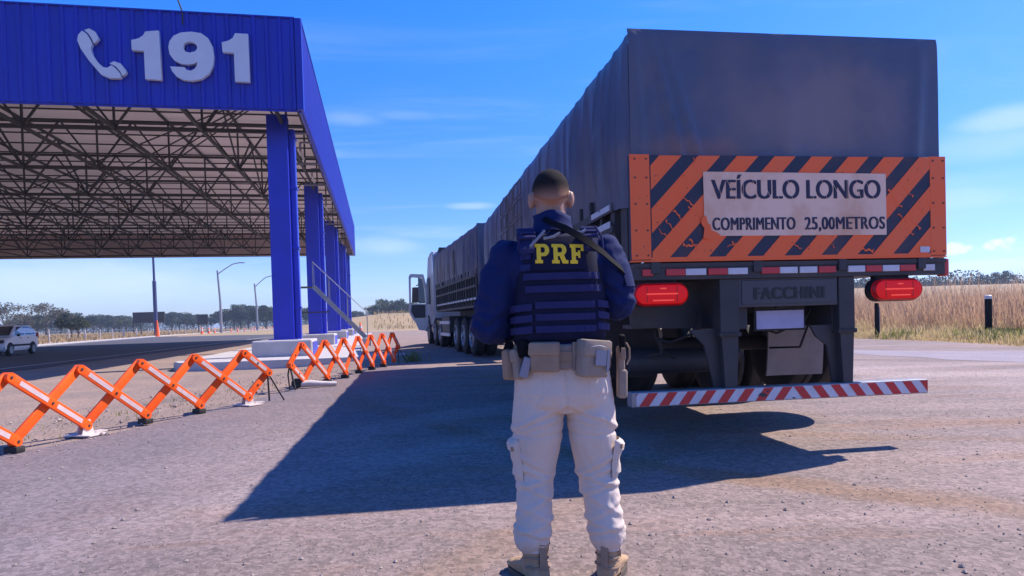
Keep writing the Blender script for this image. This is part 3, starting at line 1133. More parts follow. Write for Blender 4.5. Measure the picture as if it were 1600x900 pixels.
RT = thing('tarped_trailer', 'rear tarped trailer with the big orange striped long vehicle board', 'trailer', (.9295, 5.1063, 0), .1494)
L1, ZT1 = 9.95, 3.26
tm = tarp_mesh(L1, ZT1, seed=1.7)
tm.build('tarpaulin', M_tarp, RT, smooth='all')
stakes(RT, L1, 1.52, 2.05, v0=.35, tape='high')
for u0, u1 in ((-.005, .10), (2.5, 2.605)):
    rp = MB()
    rp.span((u0, .10, 1.40), (u1, .26, 2.25), bev=.008)
    rp.build('corner_post', M_chassis, RT)
fl = MB()
fl.span((.02, .06, 1.40), (2.58, L1 - .05, 1.51))
for u in (.80, 1.66):
    fl.span((u, .05, .98), (u + .14, L1 - .3, 1.40))
for v in (1.1, 2.6, 4.3, 6, 8):
    fl.span((.94, v, 1.1), (1.66, v + .1, 1.35))
fl.build('chassis', M_chassis, RT)
axle_set(RT, (1.55,), lift=.30)      # the rearmost axle is lifted clear of the ground
axle_set(RT, (3.05, 4.30), lift=.05)
# mudguards above the rear wheels
mg = MB()
for u0, u1 in ((.02, .72), (1.84, 2.40)):
    mg.span((u0, 2.4, 1.24), (u1, 4.9, 1.28), bev=.01)
    mg.span((u0, 1.0, 1.345), (u1, 2.1, 1.37), bev=.005)
mg.build('mudguard', M_black, RT)

# --- long vehicle board
bd = MB()
bd.span((-.008, -.075, 1.525), (2.652, -.02, 2.322), bev=.004)
board = bd.build('warning_board', M_navyboard, RT)
def on_board(y):
    return lambda x, z, h: Vector((x, y - h, z))
st = MB()
rs = random.Random(3)
UL, UR, Z0, Z1 = .155, 2.515, 1.545, 2.318
k = -4
while True:
    b0 = .115 + k * .3135
    if b0 > 2.6:
        break
    p = clip_poly([(b0, Z0), (b0 + .178, Z0), (b0 + .178 + .74, Z1), (b0 + .74, Z1)], UL, UR, Z0, Z1)
    if len(p) > 2:
        ar = abs(sum(p[i - 1][0] * p[i][1] - p[i][0] * p[i - 1][1] for i in range(len(p)))) / 2
        if ar > .001:
            st.prism(p, 0.0, .0035, on_board(-.0752))
    k += 1
st.span((-.01, -.080, 1.53), (.145, -.0755, 2.325))
st.span((2.515, -.080, 1.53), (2.655, -.0755, 2.325))
st.span((.145, -.0795, 1.525), (2.515, -.0757, 1.545))
st.span((-.012, -.03, 1.512), (2.656, -.078, 1.5245))
# paint runs
def blob(cx, cz, rx, rz, n=14, seed=0, pw=.35):
    r = random.Random(seed)
    return [(cx + rx * math.cos(2 * PI * i / n) * (1 - pw * r.random()), cz + rz * math.sin(2 * PI * i / n) * (1 - pw * r.random())) for i in range(n)]
def crack(x0, z0, x1, z1, w, seed):
    # a ragged run of paint crossing a dark band
    r = random.Random(seed)
    n = 7
    a_, b_ = [], []
    dx0, dz0 = x1 - x0, z1 - z0
    L = math.hypot(dx0, dz0)
    px_, pz_ = -dz0 / L, dx0 / L
    for q in range(n + 1):
        t = q / n
        o_ = r.uniform(-.012, .012) * (1 if 0 < q < n else 0)
        ww = w * r.uniform(.3, 1.2) * (1.5 if q in (0, n) else .8)
        cx_, cz_ = x0 + dx0 * t + px_ * o_, z0 + dz0 * t + pz_ * o_
        a_.append((cx_ + px_ * ww, cz_ + pz_ * ww))
        b_.append((cx_ - px_ * ww, cz_ - pz_ * ww))
    return a_ + b_[::-1]
for i, (x0, z0, x1, z1, w) in enumerate(((.37, 2.02, .49, 1.94, .007), (.33, 1.90, .43, 1.80, .008), (.27, 1.83, .35, 1.70, .006), (.45, 1.93, .52, 1.86, .006), (.21, 1.76, .30, 1.66, .006), (.45, 1.68, .53, 1.60, .007), (.40, 1.64, .50, 1.63, .010),
                                         (.50, 2.30, .53, 2.21, .009), (.50, 2.29, .56, 2.30, .008), (.80, 1.66, .88, 1.60, .008), (.76, 1.62, .84, 1.64, .005), (1.30, 1.64, 1.38, 1.60, .006), (1.90, 1.59, 2.0, 1.57, .012), (1.62, 1.66, 1.66, 1.60, .005),
                                         (2.14, 2.06, 2.22, 1.96, .007), (2.16, 1.96, 2.26, 1.92, .009), (2.28, 2.08, 2.36, 2.0, .006), (2.22, 1.86, 2.30, 1.80, .006), (2.34, 1.82, 2.42, 1.74, .007), (2.30, 1.74, 2.36, 1.70, .009), (2.40, 1.92, 2.46, 1.86, .006))):
    st.prism(crack(x0, z0, x1, z1, w, i), 0.0035, .0052, on_board(-.0752))
st.build('orange_stripes', M_orange, board)
ch_ = MB()
rw = random.Random(21)
for q in range(90):
    ch_.prism(blob(rw.uniform(.02, 2.6), rw.uniform(1.56, 2.3), rw.uniform(.002, .009), rw.uniform(.002, .008), n=7, seed=q, pw=.6), .0055, .0062, on_board(-.0752 if q % 3 else -.0752))
ch_.build('paint_chips', M_navyboard, board, kind='stuff')
pl_ = MB()
pl_.prism([(.575, 1.703), (2.112, 1.697), (2.113, 2.183), (.572, 2.194)], .005, .012, on_board(-.076))
plate = pl_.build('text_plate', M_plate, board)
def stencil(txt, x0, x1, z0, z1, y, bold, cuts, spacing=1.0, thick=.0015):
    """heavy stencil letters: shifted copies of the outlines stacked half a millimetre apart"""
    bm = bmesh.new()
    for q in range(5):
        dxx = bold * (q / 2 - 1)
        me = text_mesh(txt, 1.0, extrude=.5, spacing=spacing)
        fit_flat(me, x0 + bold, x1 - bold, z0, z1, lambda x, z, h: Vector((x + dxx, y - (h + .5) * thick - q * .0004, z)))
        bm.from_mesh(me)
        bpy.data.meshes.remove(me)
    for (px, pz, nx, nz_, w) in cuts:      # slots left by the stencil bridges
        n = Vector((nx, 0, nz_)).normalized()
        for s in (-1, 1):
            bmesh.ops.bisect_plane(bm, geom=list(bm.verts) + list(bm.edges) + list(bm.faces), plane_co=Vector((px, y, pz)) + n * s * w / 2, plane_no=n)
        kill = [f for f in bm.faces if abs((f.calc_center_median() - Vector((px, y, pz))).dot(n)) < w / 2 * .98]
        bmesh.ops.delete(bm, geom=kill, context='FACES')
    me = bpy.data.meshes.new('lettering')
    bm.to_mesh(me)
    bm.free()
    return me
cuts = [(.70 + i * .0975, 2.06, 1, .25 + .3 * math.sin(i * 2.1), .006) for i in range(0, 14)]
link_mesh('lettering', stencil('VEÍCULO LONGO', .632, 2.064, 1.985, 2.172, -.0885, .0065, cuts), M_ink, plate)
cuts2 = [(.66 + i * .125, 1.79, 1, .3, .004) for i in range(12)]
link_mesh('lettering', stencil('COMPRIMENTO', .635, 1.325, 1.745, 1.842, -.0885, .0045, cuts2, 1.08), M_ink, plate)
link_mesh('lettering', stencil('25,00METROS', 1.402, 2.098, 1.728, 1.842, -.0885, .0045, cuts2, 1.08), M_ink, plate)
sp_ = MB()
sp_.prism([(.55, 1.84), (.585, 1.86), (.60, 1.80), (.618, 1.79), (.628, 1.745), (.66, 1.735), (.70, 1.71), (.66, 1.69), (.60, 1.67), (.56, 1.69), (.57, 1.76), (.545, 1.80)], .0125, .0155, on_board(-.0765))
sp_.build('paint_splash', M_orange, board)
sk = MB()
sk.prism([(2.415, 1.553), (2.50, 1.551), (2.50, 1.598), (2.415, 1.60)], .005, .007, on_board(-.0765))
sk.build('sticker', M_white, board)
bo = MB()
for z in (1.56, 1.75, 1.95, 2.15, 2.29):
    for u in (.03, .12, 2.54, 2.63):
        bo.cyl((u, -.082, z), (0, 1, 0), .007, .008, 8)
bo.build('rivets', M_chassis, board)

# --- rear crossmember with reflective tape
cb = MB()
cb.span((.0, -.05, 1.372), (2.645, .06, 1.498), bev=.006)
cb.span((.0, -.062, 1.470), (2.645, -.045, 1.500))
for u in (.17, 1.0, 1.72, 2.42):
    cb.span((u - .035, -.072, 1.42), (u + .035, -.05, 1.515), bev=.005)
beam = cb.build('rear_crossmember', M_chassis, RT)
for x0, x1, c in ((118, 163, 'r'), (220, 303, 'r'), (305, 395, 'w'), (404, 490, 'r'), (492, 580, 'w'), (643, 725, 'r'), (726, 807, 'w'), (818, 898, 'w'), (905, 985, 'r'), (1043, 1123, 'w'), (1128, 1203, 'r'),
                  (1208, 1288, 'w'), (1291, 1367, 'r'), (1407, 1460, 'w')):
    u0 = -.005 + (x0 - 78) * 2.65 / 1440
    u1 = -.005 + (x1 - 78) * 2.65 / 1440
    t = MB()
    t.span((u0, -.0655, 1.405), (u1, -.0495, 1.455), bev=.003)
    t.build('reflective_tape', M_red if c == 'r' else M_white, beam)
ml = MB()
ml.span((2.648, -.04, 1.36), (2.69, .05, 1.50), bev=.008)
ml.build('marker_lamp', M_red, beam)
ml = MB()
ml.span((2.66, .06, 1.38), (2.74, .14, 1.52), bev=.008)
ml.build('marker_lamp', M_chassis, beam)

# --- lamps
def stadium(cx, cz, w, h, n=12):
    r = h / 2
    d = w / 2 - r
    return [(cx + d + r * math.cos(a), cz + r * math.sin(a)) for a in (-PI / 2 + PI * i / n for i in range(n + 1))] + \
           [(cx - d - r * math.cos(a), cz - r * math.sin(a)) for a in (-PI / 2 + PI * i / n for i in range(n + 1))]
for cx, cz in ((.215, 1.263), (2.208, 1.258)):
    hb = MB()
    hb.prism(stadium(cx, cz, .455, .185), -.03, .04, lambda x, z, h: (x, -.02 - h, z))
    hb.span((cx - .15, -.02, cz + .08), (cx + .15, .04, 1.385))
    h_ = hb.build('tail_lamp', M_black, RT)
    ln = MB()
    ln.loft([[(x, y, z) for x, z in stadium(cx, cz, w, hh)] for y, w, hh in ((-.055, .44, .172), (-.085, .432, .165), (-.10, .40, .135), (-.104, .34, .08))])
    l_ = ln.build('lens', M_lens, h_, smooth=30)
    rb = MB()
    rb.prism(stadium(cx, cz + .004, .25, .010), 0, .004, lambda x, z, h: (x, -.1035 - h, z))
    rb.prism(stadium(cx + .01, cz - .045, .17, .010), 0, .004, lambda x, z, h: (x, -.1000 - h, z))
    rb.prism(stadium(cx + .01, cz + .045, .05, .010), 0, .004, lambda x, z, h: (x, -.1000 - h, z))
    rb.build('lens_ribs', M_lens2, h_)
    rg_ = MB()
    oo = stadium(cx, cz, .446, .178)
    ii = stadium(cx, cz, .416, .148)
    for q in range(len(oo)):
        w_ = (q + 1) % len(oo)
        rg_.poly([(oo[q][0], -.072, oo[q][1]), (oo[w_][0], -.072, oo[w_][1]), (ii[w_][0], -.0985, ii[w_][1]), (ii[q][0], -.0985, ii[q][1])])
    for xx in (-.12, .12):
        rg_.span((cx + xx - .003, -.1050, cz - .06), (cx + xx + .003, -.098, cz + .06))
    rg_.build('lens_frame', M_lensdark, h_, smooth=30)

def settle(o, k):
    # true size of what stands proud of the tarpaulin's rear plane
    for q in [o] + list(o.children_recursive):
        for v in q.data.vertices:
            v.co.x = -1.68 + (v.co.x + 1.68) * k
            v.co.z = CAM_H + (v.co.z - CAM_H) * k
settle(board, .9855)
settle(beam, .9905)
for o in [q for q in RT.children if q.name.startswith('tail_lamp')]:
    settle(o, .985)

# --- maker's panel, plate, legs, underrun bar
fp = MB()
fp.span((.835, -.02, 1.148), (1.672, .03, 1.372), bev=.006)
fp.span((.86, -.028, 1.17), (1.65, -.018, 1.355), bev=.004)
fpo = fp.build('maker_panel', M_panel, RT)
link_mesh('lettering', stencil('FACCHINI', .955, 1.553, 1.205, 1.298, -.0285, .008, [], 1.15, .003), M_letdark, fpo)
lp = MB()
lp.span((1.045, .10, .970), (1.455, .112, 1.118), bev=.004)
lpo = lp.build('number_plate', M_lplate, RT)
lp = MB()
lp.span((1.03, .113, .955), (1.47, .13, 1.148))
lp.build('plate_holder', M_black, RT)
for s, (u0, u1) in enumerate(((.679, .832), (1.676, 1.812))):
    lg = MB()
    lg.span((u0, -.03, .93), (u1, .12, 1.371), bev=.006)
    lg.span((u0 - .012, -.04, .925), (u1 + .012, .13, .958), bev=.004)
    lg.loft([[(u0 + .012, -.02, .925), (u1 - .004, -.02, .925), (u1 - .004, .10, .925), (u0 + .012, .10, .925)],
             [(u0 + .035, -.02, .52), (u1 - .022, -.02, .52), (u1 - .022, .10, .52), (u0 + .035, .10, .52)]])
    # gusset plate
    lg.prism([(u0 - .22, .985), (u0 + .02, .985), (u0 + .05, .515), (u0 - .02, .515), (u0 - .10, .86)] if s == 0 else
             [(u0 - .20, .99), (u0 + .02, .99), (u0 + .05, .515), (u0 - .01, .515), (u0 - .06, .83), (u0 - .15, .90)], .05, .075, lambda x, z, h: (x, h, z))
    lgo = lg.build('bar_support', M_chassis, RT)
    tb = MB()
    tb.span((u0 + .01, -.0425, .928), (u1 - .01, -.0405, .954))
    tb.build('dark_tape', M_letdark, lgo)
br = MB()
br.span((-.035, -.045, .408), (2.475, .07, .522), bev=.006)
bar = br.build('underrun_bar', M_rim, RT)
sb = MB()
sb.span((-.0, -.0485, .416), (2.468, -.0455, .514))
sb.build('reflective_sheet', M_white, bar)
rd = MB()
k = -2
while k < 20:
    b0 = .02 + k * .158
    p = clip_poly([(b0, .416), (b0 + .079, .416), (b0 + .079 + .075, .514), (b0 + .075, .514)], 0, 1.285, .416, .514)
    if len(p) > 2:
        rd.prism(p, 0, .0012, lambda x, z, h: (x, -.0487 - h, z))
    b0 = 2.55 - k * .158
    p = clip_poly([(b0 - .079, .416), (b0, .416), (b0 - .075, .514), (b0 - .154, .514)], 1.285, 2.468, .416, .514)
    if len(p) > 2:
        rd.prism(p, 0, .0012, lambda x, z, h: (x, -.0487 - h, z))
    k += 1
rd.build('red_chevrons', M_red, bar)
sc_ = MB()
sc_.prism(blob(1.03, .462, .05, .022, seed=5, pw=.6), 0, .001, lambda x, z, h: (x, -.0502 - h, z))
sc_.prism(blob(1.07, .49, .02, .012, seed=6, pw=.6), 0, .001, lambda x, z, h: (x, -.0502 - h, z))
sc_.prism(blob(1.29, .424, .02, .006, seed=7, pw=.5), 0, .001, lambda x, z, h: (x, -.0502 - h, z))
sc_.build('scuffs', M_chassis, bar)
settle(bar, .9905)
# mudflaps, left coloured dark for shade, right coloured pale for sun; dark apron
for u0, u1, z0, z1, v, m in ((.02, .50, .55, 1.20, .86, M_black), (1.64, 2.20, .50, 1.0, .98, M_flap_lit)):
    mf = MB()
    mf.grid(10, 10, lambda a, b: (u0 + a * (u1 - u0), v + .02 * math.sin(a * 5) * b + .05 * b * b, z1 + (z0 - z1) * b))
    mf.grid(10, 10, lambda a, b: (u0 + a * (u1 - u0), v + .02 + .02 * math.sin(a * 5) * b + .05 * b * b, z1 + (z0 - z1) * b))
    mf.build('mudflap', m, RT, smooth=True)
ap = MB()
ap.prism([(.06, 1.372), (.68, 1.372), (.68, .985), (.30, 1.0), (.08, 1.02)], 0, .02, lambda x, z, h: (x, .32 + h, z))
ap.span((.1, .34, 1.0), (.66, .6, 1.03))
ap.build('apron', M_chassis, RT)
sm = MB()
sm.cyl((.55, .75, .70), (1, 0, 0), .11, .75, 16)
sm.cyl((1.25, 1.15, .72), (1, 0, 0), .10, .3, 14)
sm.tube([(.3, .6, .95), (.42, .55, .9), (.42, .55, .78), (.28, .6, .76)], .014, 6)
sm.tube([(.98, .4, 1.12), (.93, .38, .98), (1.0, .4, .90), (1.1, .45, 1.02)], .018, 6)
sm.build('air_tanks', M_chassis, RT, smooth=True)
for k, (pts, r) in enumerate(((((.62, .25, 1.12), (.55, .2, .95), (.40, .3, .88), (.25, .5, .95)), .012), (((1.58, .2, 1.13), (1.50, .18, 1.02), (1.30, .25, .93), (1.12, .3, 1.0)), .010),
        (((.90, .3, 1.13), (.92, .26, .92), (1.02, .4, .80), (1.2, .9, .85)), .012), (((1.62, .3, 1.0), (1.60, .4, .80), (1.55, .8, .78)), .010), (((.30, .4, .98), (.36, .38, .80), (.50, .45, .74)), .010))):
    ho_ = MB()
    ho_.tube(pts, r, 6)
    ho_.build('air_hose', M_black, RT, smooth=True)
for u in (.62, 1.92):
    for v in (1.55, 3.05):
        bc = MB()
        bc.cyl((u, v - .22, .92), (0, 1, 0), .085, .16, 16)
        bc.cyl((u, v - .10, .92), (0, 1, 0), .03, .2, 10)
        bc.build('brake_chamber', M_rim, RT, smooth=35)
    sp2 = MB()
    for q in range(5):
        sp2.beam((u + .12, .95 + q * .10, 1.12 - q * .022), (u + .12, 2.15 - q * .10, 1.12 - q * .022), .08, .016)
    sp2.build('leaf_spring', M_chassis, RT)
pl2 = MB()
pl2.span((1.20, .06, 1.135), (1.30, .10, 1.16), bev=.006)
pl2.build('plate_lamp', M_black, RT)
# ropes and lashing over the tarpaulin side
rp = MB()
for v in (4.55, 5.3, 6.05):
    for z0 in (2.35, 2.62, 2.88):
        rp.tube([(-.075, v, z0), (-.085, v + .55, z0), (-.085, v + .55, z0 + .2), (-.075, v, z0 + .2), (-.075, v, z0)], .010, 5)
rp.build('lashing', M_tarp2, RT)

# --- front trailer
FY = .247
FT = thing('tarped_trailer', 'front tarped trailer coupled between the tractor cab and the rear trailer', 'trailer', (-.775, 16.2, 0), FY)
L2, ZT2 = 7.6, 3.42
tarp_mesh(L2, ZT2, seed=11.3, zlow=2.22, rear_low=1.6, sag=.05).build('tarpaulin', M_tarp, FT, smooth='all')
stakes(FT, L2, 1.56, 2.26, v0=.1)
pt = MB()
pt.prism([(3.15, 2.45), (3.32, 2.40), (3.50, 2.50), (3.42, 2.85), (3.55, 3.1), (3.30, 3.15), (3.2, 2.8)], 0, .004, lambda x, z, h: (-.068 - h, x, z))
pt.build('tarp_patch', M_tarp2, FT)
fl = MB()
fl.span((.02, .02, 1.42), (2.58, L2 - .05, 1.55))
for u in (.80, 1.66):
    fl.span((u, -1.0, 1.0), (u + .14, L2 - .3, 1.42))
fl.span((.05, -1.2, .98), (2.55, -.9, 1.08))
fl.build('chassis', M_chassis, FT)
axle_set(FT, (1.2, 2.45, 3.70), lift=.18)
gd = MB()
for z in (.62, 1.0):
    gd.span((.02, 4.9, z), (.06, 7.0, z + .10))
gd.build('side_guard', M_white, FT)
bx = MB()
bx.span((.05, 5.0, .72), (.62, 6.6, 1.25), bev=.02)
bx.build('tool_box', M_chassis, FT)

# --- tractor
def ft_w(u, v):
    c, s = math.cos(FY), math.sin(FY)
    return (-.775 + u * c - v * s, 16.2 + u * s + v * c, 0)
TK = thing('tractor_unit', 'white truck tractor at the head of the lorry with its driver door open', 'truck', ft_w(0, L2 + .3), FY)
cabm = MB()
# side profile in v-z swept across, slightly narrower at the roof
prof = [(1.1, .95), (1.1, 3.25), (1.35, 3.62), (1.8, 3.70), (2.6, 3.55), (2.95, 3.0), (3.2, 2.2), (3.28, 1.4), (3.25, .55), (2.9, .50), (2.85, .95), (2.0, 1.0)]
prof = [(v - .55, z) for v, z in prof]
cabm.loft([[(u, v + dv, z) for v, z in prof] for u, dv in ((.06, 0),)] * 1 + [[(u, v, z + 0) for v, z in prof] for u in (2.54,)])
bmesh.ops.bevel(cabm.bm, geom=list(cabm.bm.edges), offset=.05, segments=2, affect='EDGES')
cab = cabm.build('cab', M_cab, TK, smooth=40)
g = MB()
g.prism([(1.55, 1.75), (2.35, 1.75), (2.30, 2.55), (2.1, 2.75), (1.55, 2.75)], 0, .03, lambda x, z, h: (.035 - h, x, z))
g.span((.5, .535, 1.9), (2.1, .56, 2.6))
g.build('cab_window', M_glass, cab)
df = MB()
df.loft([[(.25, .60, 3.25), (2.35, .60, 3.25), (2.3, .62, 3.78), (.3, .62, 3.78)], [(.25, 1.9, 3.35), (2.35, 1.9, 3.35), (2.2, 1.7, 3.62), (.4, 1.7, 3.62)]])
df.build('roof_deflector', M_chassis, cab)
tf = MB()
for u in (.85, 1.62):
    tf.span((u, -1.9, .75), (u + .13, 2.4, 1.0))
tf.span((.3, -.6, .98), (2.3, .5, 1.10))
tf.build('chassis', M_chassis, TK)
for v in (-.9, .42):
    wheel(TK, (.17, v, .72), .50, .27, .32)
    wheel(TK, (2.43, v, .72), .50, .27, -.32)
wheel(TK, (.19, 2.3, .70), .50, .30, None)
wheel(TK, (2.41, 2.3, .70), .50, .30, None)
fd = MB()
for v, z in ((2.3, .70),):
    for u0, u1 in ((.02, .36), (2.24, 2.58)):
        pr = [(v + .64 * math.cos(a), z + .64 * math.sin(a)) for a in (PI * i / 12 for i in range(13))] + [(v + .58 * math.cos(a), z + .58 * math.sin(a)) for a in (PI * (12 - i) / 12 for i in range(13))]
        fd.prism(pr, u0, u1, lambda x, y, h: (h, x, y))
fd.build('fender', M_chassis, TK, smooth=30)
tk = MB()
tk.cyl((.35, 1.35, .85), (0, 1, 0), .28, .62, 24)
tk.build('fuel_tank', M_chrome, TK, smooth=30)
# open driver door: hinged at the front of the cab, swung out across the road
dm = MB()
dprof = [(0, 1.0), (0, 2.35), (-.16, 2.92), (-.72, 2.95), (-.80, 2.86), (-.82, 1.45), (-.72, 1.25), (-.55, 1.05), (-.42, .78), (-.12, .74)]
wprof = [(-.08, 1.78), (-.10, 2.30), (-.22, 2.78), (-.68, 2.82), (-.73, 2.76), (-.75, 1.80)]
dme = curve_mesh([dprof, wprof], .035)
door_ang = R(12)
DSC = .86
for v in dme.vertices:
    x, z, h = v.co.x, v.co.y, v.co.z
    v.co = Vector((0.03 + DSC * x * math.cos(door_ang) - h * math.sin(door_ang), 2.25 + x * math.sin(door_ang) * -1 + h * math.cos(door_ang), z))
dme.materials.clear()
door = link_mesh('door', dme, M_cab, TK, label='driver door standing wide open')
dl = MB()
def dpt(x, z, h):
    return (.03 + DSC * x * math.cos(door_ang), 2.25 - x * math.sin(door_ang) + h, z)
dl.prism([(-.12, 1.25), (-.12, 1.75), (-.72, 1.75), (-.76, 1.5), (-.6, 1.25)], -.06, -.036, dpt)
dl.build('door_trim', M_chassis, door)
dl = MB()
dl.prism([(-.10, 1.80), (-.12, 2.28), (-.22, 2.76), (-.40, 2.80), (-.40, 1.8)], -.004, .004, dpt)
dl.build('door_window', mat('clear_glass', (.06, .09, .15), .08, spec=.6), door)
mr = MB()
mr.prism([(-.30, 1.85), (-.30, 2.45), (-.62, 2.45), (-.66, 1.85)], .30, .42, dpt)
mr.tube([dpt(-.2, 2.5, .02), dpt(-.35, 2.55, .2), dpt(-.45, 2.5, .36)], .02, 6)
bmesh.ops.bevel(mr.bm, geom=list(mr.bm.edges), offset=.02, segments=1, affect='EDGES')
mr.build('mirror', M_chassis, door)

# ================================================================== OFFICER seen from behind
PX, PY_ = .216, 2.83
person = thing('person', 'officer seen from behind in navy shirt, dark PRF vest, khaki trousers and tan boots', 'person', (PX, PY_, 0))
def sring(cx, cy, z, rx, ry, n=32, p=2.4, ryb=None):
    out = []
    for k in range(n):
        a = 2 * PI * k / n
        c, s = math.cos(a), math.sin(a)
        ryy = ry if (s > 0 or ryb is None) else ryb
        out.append((cx + rx * math.copysign(abs(c) ** (2 / p), c), cy + ryy * math.copysign(abs(s) ** (2 / p), s), z))
    return out
SH_L, EL_L, WR_L = V(-.225, -.005, 1.375), V(-.312, -.03, 1.085), V(-.09, .245, 1.10)
SH_R, EL_R, WR_R = V(.175, -.005, 1.385), V(.236, -.02, 1.165), V(.06, .27, 1.15)
def limb(mb, pts, rad, n=20):
    mb.tube(pts, rad, n)
    mb.ell(pts[0], (rad[0],) * 3, n, 10)
    mb.ell(pts[-1], (rad[-1],) * 3, n, 10)
def lerp(a, b, t):
    return a + (b - a) * t
# --- body: one continuous skin surface
bd_ = MB()
bd_.loft([sring(-.008, .0, .74, .16, .10), sring(-.008, 0, .84, .185, .115), sring(-.01, .01, .98, .165, .10), sring(-.015, .015, 1.12, .170, .105), sring(-.02, .01, 1.28, .19, .115), sring(-.025, 0, 1.38, .18, .10),
          sring(-.03, 0, 1.435, .13, .08), sring(-.033, 0, 1.46, .075, .065)])
HC = V(-.037, .01, 1.636)
bd_.loft([sring(-.033, .0, 1.42, .085, .075), sring(-.034, .0, 1.48, .066, .066), sring(-.036, .008, 1.54, .062, .068), sring(-.037, .012, 1.58, .062, .072)])
bd_.ell(HC, (.0755, .097, .093), 28, 18)
bd_.ell((-.037, .035, 1.575), (.060, .068, .072), 24, 14)
bd_.ell((-.037, .052, 1.535), (.040, .045, .032), 20, 10)
bd_.ell((-.037, .108, 1.600), (.015, .022, .030), 14, 10)          # nose
bd_.ell((-.037, .098, 1.555), (.026, .012, .012), 14, 8)            # mouth
for s in (-1, 1):
    bd_.ell((-.037 + s * .030, .092, 1.628), (.016, .012, .010), 12, 8)   # eyelids
    rot = Matrix.Rotation(s * -.35, 3, 'Z') @ Matrix.Rotation(s * .08, 3, 'Y')
    bd_.ell((-.037 + s * .083, -.004, 1.602), (.014, .021, .036), 14, 10, rot=rot)
    bd_.ell((-.037 + s * .076, .006, 1.598), (.014, .014, .022), 12, 8)
for sh, el, wr in ((SH_L, EL_L, WR_L), (SH_R, EL_R, WR_R)):
    limb(bd_, [sh, lerp(sh, el, .5), el], [.06, .052, .042])
    limb(bd_, [el, lerp(el, wr, .4), wr], [.042, .042, .028])
for s, hip, kn, an_ in ((-1, V(-.105, 0, .82), V(-.132, .015, .46), V(-.147, -.01, .08)), (1, V(.09, 0, .82), V(.127, .015, .46), V(.163, -.01, .08))):
    limb(bd_, [hip, lerp(hip, kn, .5), kn, lerp(kn, an_, .35), an_], [.085, .078, .058, .056, .04])
    bd_.loft([sring(an_.x, -.02, .03, .035, .05), sring(an_.x, -.01, .09, .035, .045)])
# hands: palm, four bent fingers and a thumb closing round what he holds in front
for wr, s in ((WR_L, 1), (WR_R, -1)):
    d = (V(s * .75, .55, 0)).normalized()
    up = V(0, 0, 1)
    fw = d
    palm_c = wr + d * .055
    nrm = d.cross(up).normalized() * s
    bd_.loft([[palm_c + d * t + up * (w * math.cos(a)) + nrm * (.015 * math.sin(a)) for a in (2 * PI * k / 14 for k in range(14))] for t, w in ((-.06, .026), (-.02, .038), (.02, .042), (.045, .040))])
    for i, ln_ in enumerate((.070, .078, .072, .058)):
        b0 = palm_c + d * .035 + up * (.030 - .020 * i)
        p1 = b0 + d * ln_ * .5
        p2 = p1 + (d * .5 + nrm * .85).normalized() * ln_ * .42
        p3 = p2 + (-d * .55 + nrm * .8).normalized() * ln_ * .32
        limb(bd_, [b0, p1, p2, p3], [.0095, .009, .0085, .0075], 8)
    t0 = palm_c - d * .025 + up * .03
    t1 = t0 + (up * .7 + d * .6 + nrm * .35).normalized() * .038
    t2 = t1 + (d * .8 + nrm * .6).normalized() * .032
    limb(bd_, [t0, t1, t2], [.012, .0105, .009], 8)
body_me = fuse(bd_, 'body', .0055, 3)
link_mesh('body', body_me, M_skin, person, smooth='all')
# hair: close clip over the crown and back of the skull
hm = MB()
hm.loft([[HC + V(.0785 * r * math.cos(t), .1005 * r * math.sin(t), z) for t in (2 * PI * k / 36 for k in range(36))] for r, z in
         ((1.000, -.005), (1.0, .012), (.965, .030), (.90, .045), (.80, .060), (.66, .0745), (.46, .087), (.24, .0945), (.05, .0965))])
for v in hm.bm.verts:
    # hairline drops behind the head, stays high on the forehead
    if v.co.z < HC.z + .02:
        back = max(0, -(v.co.y - HC.y) / .1)
        frt = max(0, (v.co.y - HC.y) / .1)
        v.co.z += -.045 * back + .035 * frt
        if back > 0:
            sc = 1 - .07 * back
            v.co.x = HC.x + (v.co.x - HC.x) * (1 - .05 * back)
hm.build('hair', M_hair, person, smooth='all')
# --- shirt
sh = MB()
sh.loft([sring(-.018, .0, .985, .186, .125), sring(-.018, .0, 1.06, .184, .125), sring(-.02, .0, 1.16, .19, .13), sring(-.022, .0, 1.26, .205, .137), sring(-.024, -.003, 1.33, .215, .135),
         sring(-.026, -.005, 1.385, .212, .118), sring(-.03, -.004, 1.425, .165, .10), sring(-.032, -.002, 1.462, .098, .085), sring(-.034, 0, 1.49, .078, .078)])
for shd, el, wr, r0, r1 in ((SH_L, EL_L, WR_L, .088, .078), (SH_R, EL_R, WR_R, .084, .072)):
    limb(sh, [shd + V(0, 0, -.01), lerp(shd, el, .35), lerp(shd, el, .7), el], [r0 * .92, r0 * .98, r1 * 1.06, r1 * .97])
    limb(sh, [el, lerp(el, wr, .3), lerp(el, wr, .65), lerp(el, wr, .9)], [r1 * .97, r1 * .98, .058, .044])
shirt_me = fuse(sh, 'shirt', .0065, 7)
def shirt_fold(c, n):
    arm = 1.0 if (c.x < -.20 or c.x > .17) else .5
    f = .010 * nz(c.x * 9, c.y * 9, c.z * 14 + c.x * 8) + .006 * nz(c.x * 22, c.y * 22, c.z * 30)
    # creases raking across the elbows and shoulders
    for el in (EL_L, EL_R):
        d = (c - el).length
        f += .007 * math.sin((c.z * 1.0 - abs(c.x - el.x) * .8 + c.y * .5) * 115) * math.exp(-(d / .11) ** 2)
    # sharp creases: valleys of a stretched noise
    q = Vector((c.x * 9 + c.z * 4, c.y * 9, c.z * 11 - c.x * 6))
    f += .016 * (min(.22, abs(noise.noise(q))) - .12) + .007 * (min(.2, abs(noise.noise(q * 2.3 + Vector((3, 1, 7))))) - .1)
    return f * arm
displace(shirt_me, shirt_fold)
link_mesh('shirt', shirt_me, M_shirt, person, smooth='all')
cb_ = MB()
